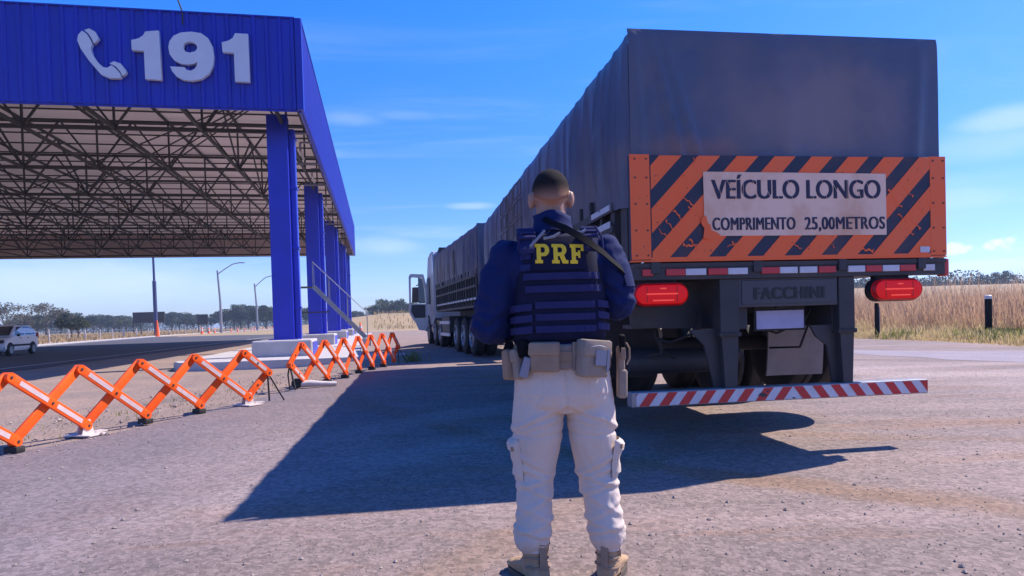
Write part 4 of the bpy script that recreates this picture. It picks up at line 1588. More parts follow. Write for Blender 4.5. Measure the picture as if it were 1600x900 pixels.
cb_.loft([[(-.034 + r * math.cos(t), -.002 + r * 1.02 * math.sin(t) + ys, z + .012 * math.cos(t * 1.0 + 2) + .006 * math.sin(3 * t)) for t in (2 * PI * k / 40 for k in range(40))]
          for r, z, ys in ((.100, 1.450, 0), (.090, 1.470, 0), (.081, 1.495, 0), (.078, 1.515, 0), (.080, 1.534, .002), (.074, 1.535, .002), (.072, 1.515, 0), (.074, 1.485, 0))], cap=False)
for v in cb_.bm.verts:
    v.co += Vector((v.co.x + .034, v.co.y, 0)).normalized() * (.006 * nz(v.co.x * 25, v.co.y * 25, v.co.z * 35))
cb_.build('collar', M_shirt, person, smooth='all')
fl_ = MB()
fl_.grid(8, 8, lambda a, b: tuple(lerp(SH_R, EL_R, .28 + a * .42) + V(math.cos(-1.1 + b * 1.5) * .090, math.sin(-1.1 + b * 1.5) * .090, 0) * (1 - .05 * a)))
fl_.grid(8, 8, lambda a, b: tuple(lerp(SH_R, EL_R, .28 + a * .42) + V(math.cos(-1.1 + b * 1.5) * .080, math.sin(-1.1 + b * 1.5) * .080, 0) * (1 - .05 * a)))
fl_.build('sleeve_pocket', M_shirt, person, smooth=True)
# --- trousers
tb_ = MB()
tb_.loft([sring(-.010, .0, .985, .186, .115, ryb=.125), sring(-.012, .0, .93, .193, .12, ryb=.138), sring(-.010, .0, .86, .203, .123, ryb=.150), sring(-.008, -.003, .80, .207, .12, ryb=.150),
          sring(-.008, -.003, .755, .208, .115, ryb=.135), sring(-.008, 0, .72, .17, .09, ryb=.105)])
for pts, rad in (([(-.108, -.012, .80), (-.118, -.012, .70), (-.123, -.005, .61), (-.128, .005, .53), (-.132, .012, .46), (-.139, .000, .38), (-.143, -.012, .30), (-.150, -.014, .235), (-.155, -.010, .20)],
                  [.105, .106, .101, .092, .084, .079, .075, .078, .080]),
                 ([(.098, -.012, .80), (.108, -.012, .70), (.113, -.005, .61), (.121, .005, .53), (.128, .012, .46), (.138, .000, .38), (.145, -.012, .30), (.155, -.014, .235), (.161, -.010, .20)],
                  [.103, .104, .099, .090, .083, .077, .073, .078, .081])):
    pts = [V(*p) for p in pts]
    limb(tb_, pts, rad, 24)
tr_me = fuse(tb_, 'trousers', .0058, 5)
def gs(x, m, w):
    return math.exp(-((x - m) / w) ** 2)
def tr_fold(c, n):
    s = -1 if c.x < -.008 else 1
    cx = (-.13 if s < 0 else .122)
    u = c.x - cx
    back = 1.0 if c.y < .02 else .5
    f = .008 * nz(c.x * 7 + s * 3, c.y * 7, c.z * 4) + .0022 * nz(c.x * 24, c.y * 24, c.z * 16 + u * 40 * s)
    # a few raking creases below the seat, behind the knee and bunching over the boots
    def crease(zc, slope, w, amp):
        d = c.z - zc - u * slope - .012 * nz(c.x * 9, c.z * 3, zc * 9)
        fall = .35 + .65 * max(0, nz(c.x * 8 + zc * 5, c.z * 5, zc * 3) + .5)
        return amp * (math.exp(-(d / w) ** 2) - .6 * math.exp(-((d + w * 1.7) / w) ** 2)) * fall
    for zc, sl_, w, am in ((.70, -.45 * s, .011, .007), (.672, -.30 * s, .009, .005), (.50, .55 * s, .012, .008), (.465, .35 * s, .010, .008), (.435, -.30 * s, .011, .008), (.40, .5 * s, .010, .006),
                           (.345, -.6 * s, .014, .005), (.30, .45 * s, .012, .005), (.255, -.35 * s, .012, .005), (.222, .2 * s, .010, .006)):
        f += crease(zc, sl_, w, am) * (back if zc > .42 else 1)
    f += .008 * gs(c.z, .20, .03) * nz(c.x * 16, c.y * 16, 7)
    q = Vector((c.x * 8 + s * 5, c.y * 8, c.z * 9 + u * s * 7))
    low_ = .5 + .5 * min(1, max(0, (.72 - c.z) / .3))
    f += low_ * (.015 * (min(.2, abs(noise.noise(q))) - .11) + .007 * (min(.2, abs(noise.noise(q * 2.2 + Vector((5, 2, 9))))) - .1))
    # centre and thigh seams
    f -= .007 * gs(c.x, -.006, .008) * (1 if .73 < c.z < .93 and c.y < 0 else 0)
    f -= .004 * gs(c.z, .625 + .1 * abs(u), .006) * back
    if c.y < 0:
        for xx in (-.105, .085):
            f -= .0035 * gs(c.x, xx, .004) * (1 if .79 < c.z < .93 else 0)
        f -= .0035 * gs(c.z, .79, .004) * (1 if -.2 < c.x < -.10 or .085 < c.x < .19 else 0)
    return f
displace(tr_me, tr_fold)
trz = link_mesh('trousers', tr_me, M_khaki, person, smooth='all')
for s, ax, ay in ((-1, -.150, -.010), (1, .162, -.010)):
    cu_ = MB()
    cu_.loft([[(ax + (r + .0025 * math.sin(5 * t + z * 90)) * math.cos(t), ay + (r + .004 + .0025 * math.sin(4 * t)) * math.sin(t), z) for t in (2 * PI * k / 32 for k in range(32))]
              for r, z in ((.066, .215), (.060, .19), (.0585, .165), (.0585, .140), (.054, .138))], cap=False)
    cu_.build('cuff', M_khaki, trz, smooth=True)
for s, cx, cy, z0, z1, r in ((-1, -.125, -.002, .44, .615, .105), (1, .118, -.002, .44, .60, .104)):
    cg = MB()
    base = PI if s < 0 else 0
    def cgf(a, b, rr):
        an = base + (a - .5) * 1.5 * (1)
        z = z1 + (z0 - z1) * b
        k = .086 + (.104 - .086) * min(1, max(0, (z - .5) / .1))
        e = min(a, 1 - a, b * 1.2, 1 - b) * 8
        return (cx + (k + rr * min(1, e)) * math.cos(an), cy + (k + rr * min(1, e)) * math.sin(an), z)
    cg.grid(14, 16, lambda a, b: cgf(a, b, .018 + .006 * nz(a * 4, b * 5, s)))
    cg.grid(14, 4, lambda a, b: (lambda p: (p[0], p[1], p[2] + 0))(cgf(a, b * .28, .026)))
    cg.build('cargo_pocket', M_khaki, trz, smooth=True)
    bt = MB()
    an = base + (.55 if s < 0 else -.55)
    bt.box((cx + .118 * math.cos(an), cy + .118 * math.sin(an), .575), (.018, .012, .018), rot=Matrix.Rotation(an, 3, 'Z'))
    bt.build('pocket_tab', M_tan, trz)
# --- boots
for s, ax, ang in ((-1, -.147, R(28)), (1, .163, R(-22))):
    b_ = MB()
    rz = Matrix.Rotation(ang, 3, 'Z')
    def bp(x, y, z):
        p = rz @ V(x, y, 0)
        return V(ax + p.x, -.012 + p.y, z)
    def bring(z, rx, y0, y1, n=24, p=2.6):
        return [bp(x, y, zz) for x, y, zz in sring(0, (y0 + y1) / 2, z, rx, (y1 - y0) / 2, n, p)]
    b_.loft([bring(.030, .046, -.062, .05), bring(.06, .047, -.066, .06), bring(.10, .046, -.058, .056), bring(.14, .050, -.056, .055), bring(.185, .055, -.058, .058), bring(.20, .052, -.052, .052)])
    # foot
    secs = []
    for y, w, h in ((-.066, .034, .05), (-.05, .043, .085), (.0, .045, .10), (.05, .045, .105), (.09, .047, .085), (.13, .050, .068), (.17, .048, .058), (.195, .036, .045), (.205, .018, .030)):
        secs.append([bp(w * math.cos(t), y, .024 + max(0, (h - .024)) * (.5 + .5 * math.sin(t)) if math.sin(t) > -.4 else .024) for t in (2 * PI * k / 20 for k in range(20))])
    b_.loft(secs)
    bme = fuse(b_, 'boot', .0045, 3)
    displace(bme, lambda c, n: .0028 * nz(c.x * 40, c.y * 40, c.z * 50) + .003 * gs(c.z, .095, .012) * math.sin(c.z * 500))
    bo_ = link_mesh('boot', bme, M_boot, person, smooth='all')
    so = MB()
    so.loft([bring(.001, .049, -.070, .05), bring(.026, .051, -.072, .05)])
    so.loft([[bp(x, y, z) for x, y, _ in sring(0, .075, 0, .052, .137, 28, 2.3)] for z in (.001, .026)])
    so.build('sole', M_sole, bo_)
    de = MB()
    de.grid(6, 10, lambda a, b: bp((a - .5) * .030, -.0645 - .004 * math.sin(b * 3), .06 + b * .125))
    de.grid(6, 10, lambda a, b: bp((a - .5) * .030, -.058, .06 + b * .125))
    for z, r in ((.175, .0575), (.115, .051), (.075, .054)):
        pts = [bp(r * math.cos(t), -.002 + (r + .005) * math.sin(t) - .004, z + .006 * math.sin(2 * t)) for t in (PI + PI * k / 14 for k in range(15))]
        de.tube(pts, .0045, 6)
    de.tube([bp(.048, -.03, .17), bp(.053, -.02, .14), bp(.052, -.01, .11)], .005, 6)
    de.build('boot_straps', M_tan, bo_, smooth=True)
# --- belt with its gear
def torso_pt(t, z, off=0.0, rx=.193, ry=.138):
    return V(-.012 + (rx + off) * math.cos(t), (ry + off) * math.sin(t), z)
be = MB()
be.loft([[torso_pt(2 * PI * k / 48, z + .003 * math.sin(k * .5), o) for k in range(48)] for z, o in ((.905, .006), (.907, .014), (.955, .016), (1.0, .012), (1.006, .004))], cap=False)
belt = be.build('duty_belt', M_tan2, person, smooth=True)
lb = MB()
lb.loft([[torso_pt(2 * PI * k / 48, z, o) for k in range(48)] for z, o in ((.935, .0165), (.936, .020), (.975, .019), (.976, .015))], cap=False)
lb.build('inner_belt', M_tan, belt, smooth=True)
def pouch(name, x0, x1, z0, z1, t_deg, depth, m, lid=True, sub=None, tilt=0.0):
    t = R(t_deg)
    c = torso_pt(t, (z0 + z1) / 2, .015 + depth / 2)
    rot = Matrix.Rotation(t + PI / 2, 3, 'Z') @ Matrix.Rotation(tilt, 3, 'Y')
    w, h = abs(x1 - x0), z1 - z0
    mb = MB()
    mb.box(c, (w, depth, h), rot=rot, bev=min(.012, depth * .3), seg=3)
    if lid:
        mb.box(c + rot @ V(0, -.006, h * .30), (w * 1.06, depth * 1.08, h * .46), rot=rot, bev=.010, seg=2)
    for v in mb.bm.verts:
        v.co += V(nz(v.co.x * 30, v.co.z * 30, 1), nz(v.co.y * 30, v.co.z * 30, 5), nz(v.co.x * 30, v.co.y * 30, 9)) * .004
    return mb.build(name, m, belt, smooth=30), c, rot
o1, c1, r1 = pouch('pouch', -.125, -.005, .895, 1.012, 250, .035, M_tan)
o2, c2, r2 = pouch('medical_pouch', .05, .175, .872, 1.016, 298, .065, M_tan2, tilt=.10)
zp = MB()
zp.tube([c2 + r2 @ V(-.05, -.036, .045), c2 + r2 @ V(.0, -.040, .052), c2 + r2 @ V(.05, -.036, .045)], .004, 6)
zp.box(c2 + r2 @ V(.01, -.041, .005), (.05, .006, .06), rot=r2)
zp.box(c2 + r2 @ V(.045, -.040, -.005), (.012, .006, .09), rot=r2)
zp.build('zip', M_greybuckle, o2)
pouch('magazine_pouch', 0, .045, .865, .985, 215, .035, M_tan2, tilt=-.1)
pouch('radio_pouch', 0, .06, .86, .985, 196, .045, M_tan, lid=False, tilt=-.08)
kb_ = MB()
kb_.box((-.235, -.03, .99), (.035, .03, .06), rot=Matrix.Rotation(.35, 3, 'Y'), bev=.006)
kb_.tube([(-.235, -.03, 1.0), (-.25, -.03, 1.05)], .006, 6)
kb_.build('radio', M_strap, belt, smooth=30)
kb2 = MB()
kb2.box((-.175, -.115, .99), (.045, .028, .07), rot=Matrix.Rotation(-.2, 3, 'Y'), bev=.006)
kb2.build('handset', M_strap, belt, smooth=30)
mg_ = MB()
mg_.box((-.165, -.135, .915), (.035, .03, .085), rot=Matrix.Rotation(.3, 3, 'Y'), bev=.006)
mg_.build('torch', M_greybuckle, belt)
ho = MB()
ho.box((.235, -.035, .83), (.040, .055, .12), rot=Matrix.Rotation(.03, 3, 'Y'), bev=.012, seg=3)
ho.box((.232, -.03, .925), (.030, .050, .12), bev=.010, seg=3)
hol = ho.build('holster', M_tan2, belt, smooth=30)
pi_ = MB()
pi_.box((.236, -.045, .985), (.024, .034, .10), rot=Matrix.Rotation(.25, 3, 'X'), bev=.007)
pi_.box((.236, -.01, .965), (.022, .09, .03), bev=.006)
pi_.build('pistol', M_strap, hol, smooth=30)
gp = MB()
gp.box((.237, -.075, .955), (.018, .010, .05), bev=.003)
gp.tube([(.252, -.06, 1.0), (.266, -.05, .975), (.266, -.05, .935), (.252, -.06, .91)], .004, 6)
gp.build('retention_strap', M_tan, hol)
for k, (t, z) in enumerate(((215, .985), (234, .985), (330, .99), (282, .985))):
    lo = MB()
    p = torso_pt(R(t), .955, .022)
    lo.box(p, (.022, .008, .115), rot=Matrix.Rotation(R(t) + PI / 2, 3, 'Z'), bev=.002)
    lo.build('belt_keeper', M_tan2, belt)
# --- vest
ve = MB()
VR = [(1.015, .192, .155, .150), (1.06, .193, .155, .152), (1.15, .194, .157, .156), (1.24, .192, .160, .160), (1.30, .182, .160, .162), (1.36, .168, .150, .158), (1.42, .158, .12, .138), (1.455, .14, .10, .112)]
def vest_r(z):
    for a, b in zip(VR, VR[1:]):
        if a[0] <= z <= b[0]:
            t = (z - a[0]) / (b[0] - a[0])
            return [a[i] + (b[i] - a[i]) * t for i in range(4)]
    return VR[0] if z < VR[0][0] else VR[-1]
def vest_pt(t, z, off=0.0):
    _, rx, ry, ryb = vest_r(z)
    p = 3.0
    c, s = math.cos(t), math.sin(t)
    rr = ry if s > 0 else ryb
    return V(-.018 + (rx + off) * math.copysign(abs(c) ** (2 / p), c), (rr + off) * math.copysign(abs(s) ** (2 / p), s), z)
zs = [1.012, 1.03, 1.08, 1.15, 1.22, 1.28, 1.33, 1.38, 1.42, 1.452]
ve.loft([[vest_pt(2 * PI * k / 56, z, 0 if 0 < i < len(zs) - 1 else -.02) for k in range(56)] for i, z in enumerate(zs)], cap=True)
vest_me = ve.mesh('vest')
displace(vest_me, lambda c, n: .004 * nz(c.x * 8, c.y * 8, c.z * 8))
vest = link_mesh('vest', vest_me, M_vest, person, smooth='all')
def band(mb, t0, t1, z, h, off, n=22, tilt=0.0):
    """flat webbing hugging the vest between two angles"""
    A, B, C_, D_ = [], [], [], []
    for k in range(n + 1):
        t = t0 + (t1 - t0) * k / n
        dzz = tilt * (k / n - .5)
        # stitched down every few centimetres
        w = off + .0035 * abs(math.sin(k * PI / 3))
        A.append(mb.bm.verts.new(vest_pt(t, z + dzz, off - .006)))
        B.append(mb.bm.verts.new(vest_pt(t, z + dzz, w)))
        C_.append(mb.bm.verts.new(vest_pt(t, z + h + dzz, w)))
        D_.append(mb.bm.verts.new(vest_pt(t, z + h + dzz, off - .006)))
    for k in range(n):
        for P_, Q_ in ((A, B), (B, C_), (C_, D_), (D_, A)):
            mb.bm.faces.new((P_[k], P_[k + 1], Q_[k + 1], Q_[k]))
    mb.bm.faces.new((A[0], B[0], C_[0], D_[0]))
    mb.bm.faces.new((A[-1], B[-1], C_[-1], D_[-1]))
def tx(x, back=True):
    # angle on the vest's back for a given x
    c = max(-1, min(1, (x + .018) / .193))
    c = math.copysign(abs(c) ** 1.5, c)
    return -math.acos(c)
for z, x0, x1 in ((1.262, -.165, .140), (1.212, -.155, .140), (1.148, -.118, .115), (1.100, -.118, .115), (1.052, -.118, .118)):
    w = MB()
    band(w, tx(x0), tx(x1), z, .027, .006)
    w.build('webbing', M_web, vest, smooth=30)
for z in (1.135, 1.090, 1.045):
    w = MB()
    band(w, -PI - .25, tx(-.128), z, .028, .012, 12, .012)
    w.build('cummerbund_strap', M_web, vest, smooth=30)
    w = MB()
    band(w, tx(.122), .25, z + .008, .028, .012, 12, -.012)
    w.build('cummerbund_strap', M_web, vest, smooth=30)
for z, x0, x1 in ((1.385, -.195, -.150), (1.345, -.19, -.145), (1.30, -.185, -.14)):
    w = MB()
    band(w, tx(x0), tx(x1), z, .026, .006, 6)
    w.build('webbing', M_web, vest, smooth=30)
pa = MB()
pa.grid(12, 6, lambda a, b: tuple(vest_pt(tx(-.134 + a * .226), 1.30 + b * .135, .009)))
pa.grid(12, 6, lambda a, b: tuple(vest_pt(tx(-.134 + a * .226), 1.30 + b * .135, .002)))
patch = pa.build('name_patch', M_vest, vest, smooth=30)
# PRF in slab capitals, bent to the patch
def slab(loops, x0, x1, z0=1.324, z1=1.402):
    xs_ = [p[0] for l in loops for p in l]
    w = max(xs_)
    me = curve_mesh([[(p[0] / w, p[1]) for p in l] for l in loops], .5)
    bm = bmesh.new()
    bm.from_mesh(me)
    for v in bm.verts:
        x = x0 + v.co.x * (x1 - x0)
        z = z0 + v.co.y * (z1 - z0) - .004 * (x + .02) / .1
        p = vest_pt(tx(x), z, .0)
        v.co = Vector((x, p.y - .0112 - (v.co.z + .5) * .004, z))
    bmesh.ops.recalc_face_normals(bm, faces=bm.faces)
    bm.to_mesh(me)
    bm.free()
    me.materials.clear()
    link_mesh('letter', me, M_yellow, patch)
def arc(cx, cy, rx, ry, a0, a1, n=12):
    return [(cx + rx * math.cos(a0 + (a1 - a0) * i / n), cy + ry * math.sin(a0 + (a1 - a0) * i / n)) for i in range(n + 1)]
P_out = [(0, 0), (.42, 0), (.42, .17), (.32, .17), (.32, .36), (.48, .36)] + arc(.48, .68, .30, .32, -PI / 2, PI / 2) + [(0, 1), (0, .83), (.09, .83), (.09, .17), (0, .17)]
P_in = [(.32, .54), (.32, .83), (.45, .83)] + arc(.45, .685, .10, .145, PI / 2, -PI / 2, 8)
R_out = [(0, 0), (.40, 0), (.40, .17), (.31, .17), (.31, .38), (.40, .38), (.56, 0), (.86, 0), (.86, .17), (.75, .17), (.64, .42)] + arc(.50, .70, .28, .30, -PI / 3, PI / 2) + [(0, 1), (0, .83), (.09, .83), (.09, .17), (0, .17)]
R_in = [(.31, .56), (.31, .83), (.45, .83)] + arc(.45, .695, .10, .135, PI / 2, -PI / 2, 8)
F_out = [(0, 0), (.42, 0), (.42, .17), (.32, .17), (.32, .40), (.46, .40), (.46, .30), (.58, .30), (.58, .68), (.46, .68), (.46, .58), (.32, .58), (.32, .83), (.62, .83), (.62, .66), (.78, .66), (.78, 1), (0, 1), (0, .83), (.09, .83), (.09, .17), (0, .17)]
slab([P_out, P_in], -.116, -.060)
slab([R_out, R_in], -.050, .014)
slab([F_out], .022, .076)
# shoulder straps of the vest
for s, x in ((-1, -.145), (1, .105)):
    w = MB()
    rings = []
    for k in range(15):
        a = k / 14
        ph = -.25 * PI + a * 1.25 * PI
        y = -.135 * math.cos(ph) * 1.0
        z = 1.395 + .085 * max(0, math.sin(ph + .2)) - (.03 if s > 0 else .035)
        zt2 = 1.40 + .06 * math.sin(min(PI, max(0, a * PI)))
        yy = -.150 + a * .28
        xx = x + s * .012 * math.sin(a * PI)
        zz_ = 1.375 + .098 * math.sin(PI * min(1, a * 1.0)) ** .7
        rings.append([(xx - .030, yy, zz_ - .006), (xx + .030, yy, zz_ - .006), (xx + .030, yy - .004, zz_ + .012), (xx - .030, yy - .004, zz_ + .012)])
    w.loft(rings)
    so_ = w.build('shoulder_strap', M_web, vest, smooth=30)
    for z, y, ww in ((1.432, -.150, .066), (1.452, -.128, .066), (1.468, -.10, .066)):
        q = MB()
        q.box((x, y, z), (ww, .014, .013), rot=Matrix.Rotation(-.6, 3, 'X'), bev=.003)
        q.build('strap_keeper', M_web, vest)
for pts in ([(-.135, -.165, 1.395), (-.105, -.160, 1.425), (-.075, -.145, 1.458)], [(-.080, -.160, 1.425), (-.04, -.158, 1.432), (-.015, -.150, 1.447)], [(.035, -.152, 1.450), (.075, -.154, 1.446), (.088, -.148, 1.458)]):
    bk = MB()
    bk.tube(pts, .0055, 8)
    bk.build('drag_loop', M_greybuckle, vest, smooth=True)
for pts in ([(.125, -.15, 1.47), (.150, -.148, 1.43), (.155, -.15, 1.39), (.145, -.155, 1.36)], [(-.165, -.15, 1.455), (-.178, -.14, 1.42), (-.18, -.14, 1.38)]):
    bk2 = MB()
    bk2.tube(pts, .0045, 8)
    bk2.build('side_buckle', M_web, vest, smooth=True)
# rifle sling across the back
sl = MB()
pts = [(-.075, -.080, 1.515), (-.045, -.118, 1.492), (.0, -.165, 1.464), (.05, -.182, 1.432), (.10, -.184, 1.397), (.15, -.172, 1.360), (.19, -.135, 1.330), (.232, -.098, 1.300), (.262, -.05, 1.275)]
rings = []
for i, p in enumerate(pts):
    a = Vector(pts[max(0, i - 1)])
    b = Vector(pts[min(len(pts) - 1, i + 1)])
    d = (b - a).normalized()
    out_ = Vector((p[0] * .8 + .02, -.35 if p[0] < .15 else -.1 - (.26 - p[0]), .12)).normalized()
    sidev = d.cross(out_).normalized()
    p = Vector(p)
    wd = .011 if i < 2 else .014
    rings.append([p - sidev * wd, p + sidev * wd, p + sidev * wd + out_ * .006, p - sidev * wd + out_ * .006])
sl.loft(rings)
sl.build('rifle_sling', M_strap, person, smooth=30)

# ================================================================== EXPANDING BARRIERS
def barrier(label, bots, tops_dx, htop, end_lo, end_hi, strip_white=True):
    """bots: world points of the lower pivots; a scissor lattice of flat bars"""
    base = Vector((bots[0].x, bots[0].y, rise(bots[0].x, bots[0].y)))
    root = thing('expanding_barrier', label, 'barrier', base, 0, 'orange expanding barriers along the verge')
    B = [Vector((p.x, p.y, .105 + rise(p.x, p.y))) - base for p in bots]
    n = len(B)
    T = []
    for i, p in enumerate(B):
        ch = (B[min(i + 1, n - 1)] - B[max(i - 1, 0)]).normalized()
        T.append(Vector((p.x, p.y, p.z + htop - .105)) + ch * tops_dx)
    def bar(a, b, front, strip):
        d = (b - a).normalized()
        flat = Vector((d.x, d.y, 0)).normalized()
        nrm = Vector((flat.y, -flat.x, 0))
        if nrm.x < 0:
            nrm = -nrm
        off = nrm * (.030 if front else -.012)
        a2, b2 = a + off, b + off
        up = d.cross(nrm)
        mb = MB()
        mb.beam(a2, b2, .034, .098, up=up, bev=.006)
        for q in (a2, b2):
            mb.cyl(q, nrm, .047, .036, 16)
        o = mb.build('slat', M_borange, root, smooth=30)
        bl = MB()
        for t in (0, .5, 1):
            bl.cyl(a2 + (b2 - a2) * t, nrm, .014, .05, 8)
        bl.build('bolts', M_chassis, o)
        L = (b2 - a2).length
        if strip:
            for t0, t1 in ((.10, .44), (.56, .90)) if L > .6 else ((.2, .85),):
                s = MB()
                s.beam(a2 + (b2 - a2) * t0 + nrm * .0185, a2 + (b2 - a2) * t1 + nrm * .0185, .003, .046, up=up)
                s.build('reflective_strip', M_bstripe, o)
    for i in range(n - 1):
        bar(B[i], T[i + 1], False, False)
        bar(T[i], B[i + 1], True, strip_white)
    ch = (B[-1] - B[-2])
    if end_hi:
        Mx = (B[-1] + T[-1]) / 2 + ch * .5
        bar(B[-1], Mx, False, False)
        bar(T[-1], Mx, True, strip_white)
        lg = MB()
        gz_ = Mx.z - .40
        lg.beam(Mx, (Mx.x + .02, Mx.y - .02, gz_ + .01), .018, .018)
        lg.beam(Mx, (Mx.x + .20, Mx.y + .05, gz_ + .01), .018, .018)
        lg.build('leg', M_black, root)
    if end_lo:
        ch0 = (B[1] - B[0])
        Mx = (B[0] + T[0]) / 2 - ch0 * .5
        bar(Mx, T[0], False, False)
        bar(Mx, B[0], True, strip_white)
        lg = MB()
        gz_ = Mx.z - .40
        lg.tube([Mx, Vector((Mx.x - .03, Mx.y, gz_ + .25)), Vector((Mx.x, Mx.y - .02, gz_ + .01))], .012, 6)
        lg.beam(Mx, (Mx.x + .09, Mx.y - .02, gz_ + .01), .02, .02)
        lg.build('leg', M_black, root)
    return root, B, T
def foot(root, p, ch, kind):
    mb = MB()
    ch = Vector((ch.x, ch.y, 0)).normalized()
    nr = Vector((ch.y, -ch.x, 0))
    rot = Matrix((ch, -nr, Vector((0, 0, 1)))).transposed()
    c = Vector((p.x, p.y, p.z - .105))
    if kind == 'block':
        mb.box(c + Vector((0, 0, .032)), (.10, .14, .060), rot=rot, bev=.010)
        mb.build('rubber_foot', M_black, root, smooth=30)
    else:
        mb.box(c + Vector((0, 0, .012)), (.22, .34, .016), rot=rot, bev=.003)
        mb.box(c + Vector((0, 0, .02)) + ch * .16, (.14, .10, .016), rot=rot)
        for s in (-.035, .035):
            mb.prism([(-.075, .02), (.075, .02), (.03, .17), (-.03, .17)], s - .004, s + .004, lambda x, z, h: c + ch * x + nr * h + Vector((0, 0, z)))
        mb.build('foot_bracket', M_sack, root)
b1p = [at(x, y, .105) for x, y in ((22, 690), (133, 665), (227, 648), (311, 633), (387, 621))]
d0 = b1p[1] - b1p[0]
b1p = [b1p[0] - d0 * 2 + V(.0, 0, 0), b1p[0] - d0] + b1p
br1, B1, T1 = barrier('near orange expanding barrier with white reflective strips at the yard edge', b1p, -.045, .70, False, True)
for i, k in ((1, 'block'), (2, 'block'), (3, 'bracket'), (4, 'block'), (5, 'block'), (6, 'bracket')):
    foot(br1, B1[i], B1[min(i + 1, 6)] - B1[i - 1], k)
b2p = [at(x, y, .105) for x, y in ((474.7, 596), (510.7, 588.5), (539, 582), (561, 575), (581, 570), (599, 566), (615, 563))]
br2, B2, T2 = barrier('far orange expanding barrier folded tighter in front of the concrete plinths', b2p, -.05, .70, True, True)
for i in (1, 2, 3, 4, 5):
    foot(br2, B2[i], B2[i + 1] - B2[i - 1], 'block')
# white roller foot lying at the start of the second barrier
wp = at(470, 607)
wt_ = thing('barrier_foot', 'white barrier foot with black wheel lying on the verge', 'barrier foot', wp, .25)
m_ = MB()
m_.tube([(-.02, 0, .07), (.15, .01, .075), (.32, .03, .06), (.56, .06, .045)], [.05, .055, .045, .035], 12)
m_.build('tube', M_sack, wt_, smooth=40)
m_ = MB()
m_.lathe([(.02, -.04), (.075, -.04), (.085, -.02), (.085, .02), (.075, .04), (.02, .04)], (-.06, 0, .085), (.3, 1, 0), 18)
m_.build('wheel', M_black, wt_, smooth=35)

# ================================================================== STAIR beside the second column
sp = at_depth(572, 528, 26.5)
sroot = thing('metal_stairs', 'steep galvanised metal stairs with handrail leaning between the blue columns', 'stairs', (sp.x, sp.y, .21), CYAW)
tp = at_depth(499, 449, 27.0)
dz_ = tp.z - .21
dx_ = -(tp - sp).length * .68
z0s = sp.z - .21
so1 = MB()
for y in (0, .55):
    so1.beam((0, y, z0s), (dx_, y, dz_), .16, .04, up=(0, 1, 0))
so1.build('stringer', M_rim, sroot)
so1 = MB()
for k in range(11):
    t = (k + .5) / 11
    so1.box((dx_ * t, .275, z0s + (dz_ - z0s) * t), (.20, .5, .025))
so1.build('treads', M_steel, sroot)
so1 = MB()
for y in (0, .55):
    so1.tube([(.06, y, z0s), (.06, y, z0s + 1.0), (dx_, y, dz_ + .95)], .017, 6)
    for t in (.35, .7, 1.0):
        so1.tube([(dx_ * t, y, z0s + (dz_ - z0s) * t), (dx_ * t, y, z0s + (dz_ - z0s) * t + .97)], .012, 6)
so1.build('handrail', M_rim, sroot)
so1 = MB()
so1.span((dx_ - 1.1, 0, dz_ - .05), (dx_, .55, dz_))
so1.beam((dx_ - 1.05, .27, -.1), (dx_ - 1.05, .27, dz_), .08, .08)
so1.beam((dx_ - 1.1, .3, dz_ - 1.0), (dx_ + .6, .3, dz_ - 1.0), .05, .05)
so1.build('landing', M_steel, sroot)
so1 = MB()
so1.span((-.15, -.1, 0), (.2, .65, z0s - .002), bev=.02)
so1.build('footing', M_conc, sroot)

# ================================================================== WHITE CAR
wf, wr_ = at(11, 556), at(53.5, 552)
fwd = (wf - wr_)
fwd.z = 0
fwd.normalize()
crz = math.atan2(-fwd.x, fwd.y)
rgt = Vector((math.cos(crz), math.sin(crz), 0))
cc = (wf + wr_) / 2 + rgt * .78
car = thing('parked_car', 'white compact car at the left edge on the shaded road', 'car', (cc.x, cc.y, -.01), crz)
# side profile (y forward, z) for body and greenhouse
cbod = [(-1.88, .45), (-1.92, .75), (-1.86, .98), (-1.0, 1.02), (.85, .98), (1.55, .86), (1.85, .68), (1.90, .40), (1.75, .24), (-1.75, .26)]
m_ = MB()
m_.loft([[(x, y * (1 - .02 * abs(x) ** 2), z if z < .6 else z - .02 * abs(x)) for y, z in cbod] for x in (-.84, .84)])
bmesh.ops.bevel(m_.bm, geom=list(m_.bm.edges), offset=.07, segments=3, affect='EDGES')
cbody = m_.build('body', M_carwhite, car, smooth=40)
m_ = MB()
m_.loft([[(-.80, -1.84, .95), (.80, -1.84, .95), (.80, 1.02, .95), (-.80, 1.02, .95)], [(-.74, -1.72, 1.25), (.74, -1.72, 1.25), (.74, .62, 1.25), (-.74, .62, 1.25)], [(-.62, -1.45, 1.52), (.62, -1.45, 1.52), (.62, .12, 1.52), (-.62, .12, 1.52)]])
bmesh.ops.bevel(m_.bm, geom=list(m_.bm.edges), offset=.04, segments=2, affect='EDGES')
m_.build('roof', M_carwhite, cbody, smooth=40)
def cside(s, y, z):
    if z < 1.25:
        x = .80 + (.74 - .80) * (z - .95) / .30
    else:
        x = .74 + (.62 - .74) * (z - 1.25) / .27
    return (s * (x + .006), y, z)
